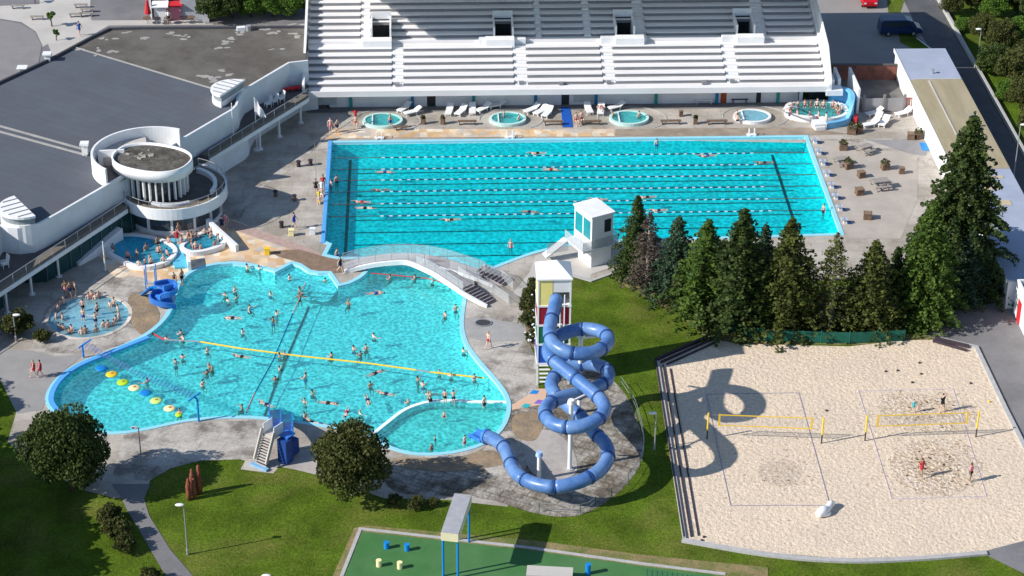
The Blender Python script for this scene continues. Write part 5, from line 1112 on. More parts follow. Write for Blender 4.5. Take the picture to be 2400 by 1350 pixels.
b = MB(); b.smooth = True; b.tube(crs([p+Vector((-.75, -.6, .2)), p+Vector((-.35, -.3, .42)), p+Vector((.1, .1, .35)), p+Vector((.45, .55, .55)), p+Vector((.62, .85, .25))], 5, False), .3, 12, rr=[.22]+[.3+.08*sin(i/3) for i in range(19)]+[.1]); b.build('body', WHITE, t)
b = MB(); b.smooth = True; b.ell(p+Vector((-.2, -.25, .2)), (.6, .4, .25), 12, 6); b.build('base', WHITE, t)
for i, (x, y) in enumerate([(2076, 870), (2104, 868), (2155, 850), (2159, 876), (2138, 896), (2275, 898), (1937, 962), (2318, 941), (1650, 1258), (1645, 1266)]):
    p = U(x, y, .09); o = MB(); o.smooth = True; o.ell(p, (.12, .12, .10), 8, 6); o = o.build('ball', BEAM if i != 7 else YEL, None)
    tag(o, ['dark ball far left on the open sand', 'dark ball second from left on the open sand', 'uppermost dark ball on the open sand', 'dark ball right of centre on the open sand', 'dark ball nearest the right net', 'dark ball by the east edge of the sand', 'small dark ball beside the left court', 'yellow ball by the east kerb', 'dark stone at the south-west sand corner', 'second dark stone by the south-west corner'][i], 'ball' if i < 8 else 'stone', 'balls scattered on the sand' if i < 8 else None)
    o['category'] = 'ball' if i < 8 else 'stone'
# ------------------------------------------------------------------ green court frame, barrels, sculpture
gf = T('climbing_portal', 'raised grey box beam on blue posts over the green court', 'play frame', U(1100, 1280))
pa, pb = U(1100, 1280), U(1053, 1385)
hh = HT(pa, 1192)
b = MB(); A, B_ = U(1085, 1158, hh+.7), U(1054, 1249, hh+.7); d = (B_-A).normalized(); s_ = Vector((-d.y, d.x, 0)); az_ = atan2(d.y, d.x); L = (B_-A).length
b.box((A+B_)/2-Vector((0, 0, .03)), (L, 1.3, .06), az_); b.build('deck_top', mat('deck_grey', (.36, .36, .38), .8, .1, 2, fine=.12), gf)
b = MB(); b.box((A+B_)/2-Vector((0, 0, .40))+s_*.64, (L-.02, .05, .66), az_); b.box((A+B_)/2-Vector((0, 0, .40))-s_*.64, (L-.02, .05, .66), az_); b.box(B_-Vector((0, 0, .40)), (.06, 1.28, .68), az_); b.box(A-Vector((0, 0, .40)), (.06, 1.28, .68), az_); b.build('side_board', mat('cream_board', (.72, .66, .45), .7, .05, 1), gf)
for q in (A+s_*.5+d*.3, A-s_*.5+d*.3, B_+s_*.55-d*.2, B_-s_*.55-d*.2): b = MB(); b.cyl(Vector((q.x, q.y, 0)), .09, hh+.05, 8); b.build('post', BLUEP, gf)
for x, y, m, lab in ((906, 1285, BLUEP, 'left blue barrel on the green court'), (954, 1290, BLUEP, 'right blue barrel of the pair on the green court'), (888, 1327, CREAM, 'left cream barrel on the green court'), (937, 1332, CREAM, 'right cream barrel on the green court'), (1378, 1345, BLUEP, 'lone tall blue barrel at the bottom of the green court')):
    p = U(x, y, .03); t = T('barrel', lab, 'barrel', p, 0, 'play barrels on the green court'); h_ = .52 if x < 1300 else .85; b = MB(); b.cyl(p, .2, h_, 14); b.build('drum', m, t); b = MB(); b.cyl(p+Vector((0, 0, h_)), .215, .05, 14); b.build('rim', m, t)
p = U(1288, 1362, .03); t = T('play_table', 'white-topped blue table at the bottom edge of the green court', 'table', p); b = MB(); b.box(p+Vector((0, 0, .85)), (3.4, 1.2, .12), -.12); b.build('tabletop', PALE, t)
for dx in (-1.55, 1.55): b = MB(); b.box(p+Vector((dx, 0, .4)), (.1, 1.1, .8), -.12); b.build('leg', BLUEP, t)
t = T('mesh_fence', 'blue-green mesh fence at the bottom edge of the court', 'fence', U(1580, 1355)); b = MB(); P = UL([(1515, 1372), (1645, 1390)]); L_ = (P[1]-P[0]).length
for k in range(12): q = P[0]+(P[1]-P[0])*k/11; b.tube([q, q+Vector((0, 0, 1.5))], .03, 5)
b.build('posts', GNET, t); b = MB()
for k in range(10): b.tube([P[0]+Vector((0, 0, .1+.15*k)), P[1]+Vector((0, 0, .1+.15*k))], .018, 4)
b.build('wires', GNET, t)
p = U(452, 1165); t = T('iron_sculpture', 'rust-red iron sculpture of upright figures on the lawn', 'sculpture', p)
for i, (dx, dy, h_, r_) in enumerate(((-.25, -.35, 2.0, .30), (.15, -.15, 1.9, .26), (.0, .25, 2.5, .30), (.5, .45, 2.7, .34))):
    b = MB(); b.smooth = True; q = p+Vector((dx, dy, 0)); b.tube([q, q+Vector((.02, 0, h_*.35)), q+Vector((-.03, 0, h_*.6)), q+Vector((.03, 0, h_*.82)), q+Vector((.02, 0, h_*.87)), q+Vector((.02, 0, h_*.94)), q+Vector((.02, 0, h_))], r_, 9, rr=[r_*.6, r_*.75, r_*.68, r_*.62, r_*.34, r_*.42, r_*.15]); b.build('figure', RUST, t)
# ------------------------------------------------------------------ fences and walls on the east side
t = T('brick_wall', 'dark red brick wall between the car park and the service yard', 'wall', U(2020, 185)); P = [Vector((53.4, 36.2, 0)), Vector((62.0, 35.9, 0))]; b = MB(); b.strip(P, -.15, .15, 0, 1.75); b.build('brickwork', BRICK, t); b = MB(); b.strip(P, -.2, .2, 1.75, 1.85); b.build('coping', mat('coping_dark', (.10, .09, .09), .8), t)
t = T('yard_gate', 'grey slatted gate and fence with one red leaf across the service yard', 'gate', U(2090, 258)); yg = U(2090, 262).y; xa, xb, xc = U(2022, 262).x, U(2118, 262).x, 62.0
b = MB(); b.bx(xa, xb, yg-.03, yg+.03, .1, 1.6); b.build('grey_leaf', FENCEM, t); b = MB()
for x in (xa, (xa+xb)/2, xb): b.bx(x-.12, x+.12, yg-.12, yg+.12, 0, 2.0)
b.build('posts', mat('post_grey', (.22, .21, .2), .8), t); b = MB()
for z in (.2, 1.55): b.bx(xb+.15, xc-.02, yg-.05, yg+.05, z-.08, z+.08)
b.bx(xb+.15, xb+.27, yg-.05, yg+.05, .28, 1.47); b.bx(xc-.35, xc-.2, yg-.05, yg+.05, .28, 1.47); b.build('red_leaf_frame', mat('red_frame', (.42, .13, .09), .7), t); b = MB(); b.bx(xb+.28, xc-.36, yg-.02, yg+.02, .28, 1.47); b.build('red_leaf_mesh', FENCEM, t)
p = U(2003, 285, .02); t = T('red_board', 'red board leaning in shade beside the blue curved wall', 'board', p); b = MB(); b.box(p+Vector((.1, 0, .35)), (.35, .9, .7), -.35); b.build('panel', REDP, t); b = MB(); b.box(p+Vector((.1, 0, .04)), (.5, 1.0, .06), -.35); b.build('foot', BEAM, t)
t = T('service_wall', 'low dark wall of the shaded service yard behind the hot pot', 'wall', U(2000, 240)); b = MB(); b.strip(UL([(2003, 240), (2022, 262)]), -.1, .1, 0, 1.3); b.build('panel', FENCEM, t)
# fir fence
t = T('green_mesh_fence', 'green mesh fence along the foot of the fir row', 'fence', U(1990, 800)); FP = UL([(1572, 712), (1640, 745), (1705, 775), (1790, 800), (1990, 806), (2120, 800)])
b = MB(); b.strip(FP, -.015, .015, .05, 1.15); b.build('mesh_panel', GNET, t); b = MB()
for i in range(len(FP)-1):
    L_ = (FP[i+1]-FP[i]).length; m_ = max(1, int(L_/2.4))
    for k in range(m_): q = FP[i]+(FP[i+1]-FP[i])*k/m_; b.tube([q, q+Vector((0, 0, 1.3))], .04, 6)
b.build('posts', mat('green_post', (.02, .16, .12), .6), t)
# ------------------------------------------------------------------ vehicles
def vehicle(name, lab, p, rz, L, W, H, m, kind='van'):
    t = T(name, lab, 'van' if kind == 'van' else 'car', p, rz)
    pr = [(-L/2, .35), (-L/2+.05, .95), (-L/2+.12, H-.12), (-L/2+.3, H), (L*.12, H), (L*.27, H-.2), (L*.38, 1.05), (L/2-.08, .9), (L/2, .6), (L/2, .35)]
    b = MB(); n = len(pr); vs = [(x, -W/2*(1 if z < 1.1 else .9), z) for x, z in pr]+[(x, W/2*(1 if z < 1.1 else .9), z) for x, z in pr]
    b.add(vs, [tuple(range(n)), tuple(range(2*n-1, n-1, -1))]+[(i, n+i, n+(i+1) % n, (i+1) % n) for i in range(n)]); b.build('body', m, t, world=False, bevel=.05)
    for s_ in (-1, 1):
        o = MB(); o.add([(x, s_*(W/2*.955+.01), z) for x, z in ((-L*.42, 1.15), (L*.20, 1.15), (L*.25, 1.2), (L*.17, H-.22), (-L*.40, H-.22))], [(0, 1, 2, 3, 4)]); o.build('side_window', DGLASS, t, world=False)
        for x in (-L*.3, L*.3):
            o = MB(); o.tube([(x, s_*(W/2-.2), .33), (x, s_*(W/2+.02), .33)], .33, 16); wh = o.build('wheel', RUB, t, world=False); o = MB(); o.tube([(x, s_*(W/2), .33), (x, s_*(W/2+.035), .33)], .18, 12); o.build('rim', METAL, wh, world=False)
        o = MB(); o.box((L/2-.02, s_*W*.36, .72), (.06, .3, .15)); o.build('headlight', WHITE, t, world=False)
        o = MB(); o.box((L*.22, s_*(W/2+.08), 1.2), (.12, .16, .14)); o.build('mirror', m, t, world=False)
    o = MB(); o.add([(L*.285, -W*.4, H-.26), (L*.285, W*.4, H-.26), (L*.37, W*.43, 1.12), (L*.37, -W*.43, 1.12)], [(0, 1, 2, 3)]); o.build('windscreen', DGLASS, t, world=False)
vehicle('parked_van', 'dark blue van parked in the shade of the car park', U(2107, 78, .01), .02, 4.9, 1.9, 1.95, VAN)
vehicle('parked_car', 'red and white car cut off by the top edge', U(2031, 6, .01), -1.55, 4.2, 1.75, 1.5, REDV, 'car')
p = U(2029, 16, .01)
# ------------------------------------------------------------------ north side: cafe, parasol, benches
ck = T('cafe_building', 'pale grey corner building behind the gravel roof', 'building', U(455, 30)); xa, xb = U(425, 45).x, U(476, 45).x; ya = U(450, 46).y
b = MB(); b.bx(xa, xb, ya, ya+8, 0, 4.5); b.build('wall', mat('cafe_wall', (.40, .42, .46), .7), ck); b = MB(); b.bx(xb, xb+.8, ya-1.0, ya+6, 0, 2.6); b.build('side_wall', mat('cafe_wall2', (.5, .52, .55), .7), ck)
b = MB(); b.bx(xa-3.5, xa-.003, ya+.6, ya+8, 0, 4.3); b.build('glazed_wall', DGLASS, ck); b = MB(); b.bx(xa-3.6, xa-3.4, ya+.4, ya+.597, 0, 4); b.bx(xa-1.6, xa-1.4, ya+.4, ya+.597, 0, 4); b.build('window_frame', WHITE, ck)
t = T('red_parasol', 'closed red parasol outside the cafe', 'parasol', U(348, 52)); p = U(348, 52); b = MB(); b.cyl(p, .05, 2.6, 6); b.build('pole', METAL, t); b = MB(); b.cyl(p+Vector((0, 0, 1.1)), .42, 1.6, 9, .12); b.build('canopy', REDP, t)
for i, (x, y, m, lab) in enumerate(((378, 48, WHITE, 'white cafe stand with dark stripes beside the red parasol'), (412, 44, CL['pink'], 'pink and white striped cafe awning'))):
    p = U(x, y); t = T('cafe_stand', lab, 'stall', p); b = MB(); b.box(p+Vector((0, 0, .8)), (1.4, .9, 1.6)); b.build('counter', m, t); b = MB(); b.box(p+Vector((0, 0, 2.0)), (1.9, 1.4, .12), rot=Matrix.Rotation(.2, 3, 'X')); b.build('awning', REDP if i else WHITE, t)
for i, (x, y) in enumerate(((345, 56), (368, 57), (395, 56), (430, 55), (448, 54))):
    p = U(x, y); t = T('cafe_table', '%s small dark cafe table from the left behind the roof edge' % ORD[i], 'table', p, 0, 'cafe tables'); b = MB(); b.cyl(p, .04, .72, 6); b.build('leg', METAL, t); b = MB(); b.cyl(p+Vector((0, 0, .72)), .5, .05, 12); b.build('tabletop', BEAM if i % 2 else WOOD, t)
for i, (x, y) in enumerate(((42, 20), (178, 40), (190, 18), (205, 28), (203, 38), (88, 46))): bench(x, y, 1.6, 0, '%s plaza bench from the left' % ORD[[42, 88, 178, 190, 203, 205].index(x)], WOODG, False, .02, 'plaza benches')

# ------------------------------------------------------------------ trees
def fir(seed, h, r, dens=1.0, base=.10, leafsz=.24, droop=.25, bare=0.0):
    """local origin at the foot; trunk, limbs, sprays of needles along every branch"""
    global R
    keep = R; R = random.Random(seed)
    tk = MB(); tk.smooth = True; tk.tube([(0, 0, -.1), (0, 0, h*.3), (.05, .03, h*.65), (0, 0, h*.98)], .1, 8, rr=[h*.017+.05, h*.013+.03, h*.008+.02, .015])
    lf = MB(); z = h*base; lean = [(R.uniform(-.12, .12), R.uniform(.8, 1.15)) for _ in range(8)]
    while z < h*.985:
        t = (z-h*base)/(h*(1-base)); rad = r*((1-t)**.82)*(.55+.45*min(1, t*6+.5))+.10
        nb = max(4, int((5.5+4*(1-t))*dens)); a0 = R.random()*6.28
        for i in range(nb):
            a = a0+2*pi*i/nb+R.uniform(-.3, .3); L = rad*R.uniform(.62, 1.14)*lean[int(a/6.29*8) % 8][1]
            if R.random() < .06: L *= 1.25
            up = .10 if t > .75 else 0; dz = -droop*L*R.uniform(.5, 1.5)+up*L
            ns = max(2, int(L/.16)); zz = z+R.uniform(-.15, .15); brk = R.random() < bare
            for k in range(ns):
                s_ = (k+.7)/ns; w_ = .34*(1-s_*.62)*min(1, L)+.06; px, py, pz = cos(a)*L*s_, sin(a)*L*s_, zz+dz*s_*s_+(.12*L*sin(s_*3.1))
                if s_ < .25 and t < .8: continue
                for j in range(1 if brk else int(2+2.2*dens)):
                    o = R.uniform(-1, 1)*w_; lf.leaf((px-sin(a)*o, py+cos(a)*o, pz+R.uniform(-.16, .05)*(1+.5*L)), leafsz*R.uniform(.7, 1.35), .75)
            if t < .7 and i % 2 == 0: tk.tube([(0, 0, zz), (cos(a)*L*.6, sin(a)*L*.6, zz+dz*.4+.08*L)], .03, 4, False)
        z += h*.022+.10*(1-t)
    for k in range(14): lf.leaf((R.gauss(0, .05), R.gauss(0, .05), h*(.96+.045*k/14)), leafsz*.8, 1)
    R = keep; return tk, lf
def broad(seed, h, r, n, sz=.3, base=.22, flat=1.0, lobes=11, low=-.6):
    global R
    keep = R; R = random.Random(seed); tk = MB(); tk.smooth = True; lf = MB()
    tk.tube([(0, 0, -.1), (.05, 0, h*.25), (0, .05, h*.6)], .2, 8, rr=[.06*h**.7, .05*h**.7, .03])
    hz = h*(1-base)/2; c0 = Vector((0, 0, h*base+hz)); C_ = []
    for i in range(lobes):
        u_ = low+(1-low)*(i+.5)/lobes; a = i*2.39996+R.uniform(-.4, .4); q = sqrt(max(0, 1-u_*u_)); k = R.uniform(.48, .76)
        C_.append((c0+Vector((r*q*k*cos(a), r*q*k*sin(a), hz*u_*k)), R.uniform(.22, .42)))
        if i % 3 == 0: tk.tube([(0, 0, h*.2), tuple(C_[-1][0]*.6+Vector((0, 0, h*.1))), tuple(C_[-1][0])], .07, 5, False)
    for i in range(n):
        if R.random() < .12: c, rr = c0, .60
        else: c, rr = R.choice(C_)
        a = R.random()*6.28; u_ = R.uniform(-1, 1); q = sqrt(1-u_*u_); k = rr*(R.random()**.22)
        p = c+Vector((r*k*q*cos(a), r*k*q*sin(a), k*u_*hz))
        if R.random() < .03: p = p+(p-c0).normalized()*R.uniform(.1, .3)
        lf.leaf(p, sz*R.uniform(.6, 1.35)*(1.6 if c is c0 else 1), 1.0)
    R = keep; return tk, lf
PRO = {}
def place_tree(kind, base_px, top_y, lab, wscale=1.0, rz=0.0, name='fir_tree', cat='fir tree', group=None, world=None):
    """kind -> (trunk mesh, crown mesh, material pair, prototype height)"""
    if kind not in PRO:
        fn, args, mt, mc = KINDS[kind]; tk, lf = fn(*args); a = tk.build('trunk', mt); c = lf.build('crown', mc)
        PRO[kind] = (a.data, c.data, args[1]); bpy.data.objects.remove(a); bpy.data.objects.remove(c)
    tm, cm, h0 = PRO[kind]; p = world if world is not None else U(*base_px); h = HT(p, top_y) if world is None else top_y
    s = h/h0; t = T(name, lab, cat, p, rz, group); t.scale = (s*wscale, s*wscale, s)
    for nm, me in (('trunk', tm), ('crown', cm)): o = bpy.data.objects.new(nm, me); COL.objects.link(o); o.parent = t
    return t
KINDS = {'f1': (fir, (1, 11, 2.7, 1.25, .05, .27), BARK, FIR[0]), 'f2': (fir, (2, 11, 3.1, 1.15, .04, .28), BARK, FIR[1]), 'f3': (fir, (3, 11, 3.1, 1.25, .04, .28), BARK, FIR[2]), 'f4': (fir, (4, 11, 2.4, .9, .18, .25, .3, .35), BARKP, FIR[3]),
         'f5': (fir, (5, 10, 2.9, 1.1, .05, .28), BARK, FIR[4]), 'f6': (fir, (6, 11, 2.8, .8, .10, .26, .15, .3), BARKP, FIR[1]), 'big': (fir, (7, 20, 5.2, 1.6, .04, .34, .22), BARK, FIR[0]), 'big2': (fir, (8, 15, 4.3, 1.35, .04, .32, .2), BARK, FIR[2]),
         'round': (broad, (21, 7.5, 4.6, 26000, .30, .03, 1, 34, -.75), BARK, LEAF[0]), 'autumn': (broad, (22, 7, 3.9, 20000, .27, .02, 1, 30, -.8), BARKP, LEAF[3]), 'bushy': (broad, (23, 6, 3.4, 9000, .34, .02, 1, 20), BARK, LEAF[2]),
         'olive': (broad, (24, 7, 3.4, 9000, .34, .02, 1, 20), BARK, LEAF[1]), 'small': (broad, (25, 3, .9, 900, .22, .4, 1, 5), BARK, LEAF[2]), 'shrub': (broad, (26, 1.7, 1.2, 3400, .18, -.05, 1, 14), BARK, LEAF[3]), 'darkb': (broad, (27, 6, 3.4, 9000, .34, .02, 1, 20), BARK, LEAF[0])}
FG = 'fir trees in the row beside the sand court'
for k, b, ty, ws, lab in [('f1', (1488, 655), 458, .82, 'dark pointed fir at the left end of the row, by the lifeguard tower'), ('f4', (1516, 684), 498, 1.1, 'brown half-dead fir with bare pale trunk near the left end of the row'), ('f5', (1583, 700), 505, .95, 'blue-green fir third from the left in the row'),
                          ('f3', (1648, 738), 512, 1.05, 'bright green double-topped fir fourth in the row'), ('f2', (1688, 700), 560, .8, 'small fir half hidden behind the bright green one'), ('f1', (1728, 762), 490, 1.25, 'tall dark fir left of the middle of the row'), ('f5', (1782, 722), 522, .8, 'slim greyish fir behind the middle of the row'),
                          ('f2', (1838, 768), 508, 1.05, 'tall olive fir in the middle of the row'), ('f6', (1888, 748), 598, .9, 'short sparse fir right of the middle'), ('f6', (1944, 774), 545, 1.0, 'sparse pale-stemmed fir with gaps, right of the middle'), ('f2', (2036, 768), 562, 1.05, 'olive fir left of the dark pair of tall firs'),
                          ('f1', (2088, 745), 578, 1.0, 'dark narrow fir in front of the tallest one'), ('f3', (1998, 740), 640, .8, 'low green fir tucked behind the row, right half'), ('f3', (1790, 772), 640, .95, 'low broad green fir at the front of the row by the mesh fence'), ('f2', (1590, 722), 620, .9, 'low fir at the front left by the fence start')]:
    place_tree(k, b, ty, lab, ws*R.uniform(1.2, 1.45), R.random()*6, group=FG)
place_tree('big', (2236, 668), 262, 'tallest broad dark fir towering over the east terrace', 1.3, .5, group=FG); place_tree('big2', (2160, 752), 470, 'broad bright green fir in front of the tallest one', 1.2, 2, group=FG); place_tree('f5', (2262, 700), 540, 'dark fir at the right foot of the tallest fir', 1.7, 1, group=FG)
place_tree('round', (168, 1150), 958, 'large round dark green tree at the south-west end of the leisure pool', .76, .4, 'leafy_tree', 'tree'); place_tree('autumn', (828, 1160), 990, 'dense olive and reddish tree on the south side of the leisure pool', .86, 1.0, 'leafy_tree', 'tree')
# shrubs
def shrub(x, y, s, lab, k='shrub', rz=0.0, sc3=None):
    p = U(x, y); t = T('shrub', lab, 'shrub', p, rz)
    if k not in PRO: place_tree(k, (x, y), y-20, 'x'); last = [o for o in COL.objects if o.get('label') == 'x'][0]; [bpy.data.objects.remove(c) for c in list(last.children)]; bpy.data.objects.remove(last); LABELS.pop('x')
    tm, cm, h0 = PRO[k]; t.scale = sc3 or (s, s, s)
    for nm, me in (('trunk', tm), ('crown', cm)): o = bpy.data.objects.new(nm, me); COL.objects.link(o); o.parent = t
shrub(258, 1225, .95, 'upper half of the dark shrub hedge beside the footpath', rz=.2); shrub(275, 1260, 1.0, 'middle of the dark shrub hedge beside the footpath', rz=2); shrub(295, 1290, .85, 'lower end of the dark shrub hedge beside the footpath', rz=4); shrub(352, 1368, .8, 'small shrub at the bottom edge by the footpath', rz=1)
shrub(925, 1185, .6, 'low shrub in the tree shadow at the foot of the lawn, left one', rz=1); shrub(975, 1192, .65, 'low shrub in the tree shadow at the foot of the lawn, right one', rz=3); shrub(1015, 1186, .45, 'smallest low shrub in the tree shadow near the rock ground', rz=2)
for i, (x, y, s) in enumerate(((1244, 700, .8), (1238, 730, .9), (1243, 765, .9), (1250, 800, .7), (1250, 675, .6))): shrub(x, y, s, ['leafy shrub with white flowers, second from top beside the slide tower', 'widest shrub in the bed left of the slide tower', 'flowering shrub in the lower part of the bed by the slide tower', 'lowest small shrub left of the slide tower', 'topmost small shrub under the slide tower roof'][i], rz=i)
shrub(42, 782, 1.35, 'dark round shrub around the lamp at the left edge'); shrub(100, 800, .7, 'brownish shrub below the round pool', rz=2)
fl = MB()
for i in range(30): c = U(R.choice((1240, 1248, 1253))+R.gauss(0, 6), R.uniform(690, 800), R.uniform(.8, 1.3)); fl.ell(c, (.1, .1, .08), 6, 4)
o = fl.build('flowers', WHITE); tag(o, 'white flower heads dotted over the shrubs left of the slide tower', 'flowers', kind='stuff')
bd = sheet('planting_bed', [(1234, 690), (1256, 660), (1260, 730), (1262, 812), (1246, 812), (1232, 770), (1228, 725)], MULCH, .05, 3)
# trees north of the gravel roof
NG = 'trees north of the gravel roof'
for i, (x, y, ty, k, ws, lab) in enumerate(((505, 50, -25, 'darkb', 1, 'dark leafy tree next to the cafe corner'), (545, 42, -40, 'darkb', 1, 'dark tree with pale forked stem behind the gravel roof'), (590, 40, -30, 'bushy', 1.1, 'bright green spreading tree behind the gravel roof'), (640, 38, -35, 'bushy', 1.1, 'bright green tree in the middle of the northern trees'), (690, 34, -40, 'bushy', 1.1, 'green tree nearest the grandstand wall on the north side'), (620, 0, -80, 'darkb', 1.2, 'tree cut off by the top edge behind the gravel roof'))):
    place_tree(k, (x, y), ty, lab, ws, i, 'leafy_tree', 'tree', NG)
for x, y, ty, lab in ((122, 62, 25, 'upper young plaza tree left of centre'), (132, 95, 68, 'lower young plaza tree near the roof edge'), (82, 8, -20, 'young plaza tree cut by the top edge')): place_tree('small', (x, y), ty, lab, 1, x, 'young_tree', 'tree', 'young trees on the plaza')
# east slope
EG = 'trees and bushes on the slope east of the road'
n = 0
for x, y, ty, k in ((2230, 35, -20, 'olive'), (2275, 20, -40, 'olive'), (2330, 40, -20, 'bushy'), (2385, 30, -20, 'olive'), (2300, 95, 30, 'olive'), (2345, 120, 45, 'olive'), (2390, 105, 35, 'bushy'), (2330, 175, 100, 'darkb'), (2375, 200, 110, 'olive'), (2410, 170, 90, 'olive'), (2318, 150, 105, 'bushy'), (2395, 260, 180, 'olive'), (2360, 235, 185, 'bushy'), (2420, 320, 240, 'olive'), (2440, 90, 10, 'olive'), (2425, 40, -30, 'darkb'), (2255, 75, 40, 'bushy'), (2330, 5, -60, 'olive')):
    ss = sorted([2230, 2275, 2330, 2385, 2300, 2345, 2390, 2331, 2375, 2410, 2318, 2395, 2360, 2420, 2440, 2425, 2255, 2332])
    q = ['yellowish bush at the road corner, top edge', 'yellow-green tree right of the road corner, top edge', 'bright green tree at the top edge of the east slope', 'olive tree near the top right corner', 'olive tree left of the lamp post gap, upper slope', 'wide olive tree on the upper east slope', 'bright green tree on the right edge of the upper slope', 'dark tree beside the lamp post on the east slope', 'large olive bush on the middle of the east slope', 'olive bush on the right edge, middle slope', 'small bright bush touching the dark tree by the lamp post', 'olive bush lower on the east slope', 'bright bush left of the lower olive bush', 'lowest olive bush at the right edge of the slope', 'olive tree half out of frame on the right edge', 'dark tree in the top right corner', 'bright bush between the road wall and the lamp post', 'olive tree cut by the top edge of the east slope'][n]
    place_tree(k, (x, y), ty, q, 1.05, n*1.3, 'leafy_tree', 'tree', EG); n += 1
# tall trees just outside the frame that throw the shade on the south-west lawn
for i, (x, y, h) in enumerate(((-32.5, -44, 8.8), (-32, -47, 9.2), (-31.5, -50, 9.4), (-31, -53, 9.6), (-30.5, -56, 9.8), (-30, -59.5, 9.8), (-36, -46, 10.5), (-36, -51, 10.5), (-35.5, -56, 10.5), (-34.5, -48.5, 10), (-34, -53.5, 10), (-33.5, -58.5, 10), (-37, -42, 10), (-39, -31, 8.5), (-39.5, -35, 8.5), (-38, -39, 8))):
    place_tree('darkb', None, h, '%s tall tree of the shade row outside the left edge' % ORD[i], 1.35, i, 'leafy_tree', 'tree', 'shade trees beyond the left edge', world=Vector((x, y, 0)))

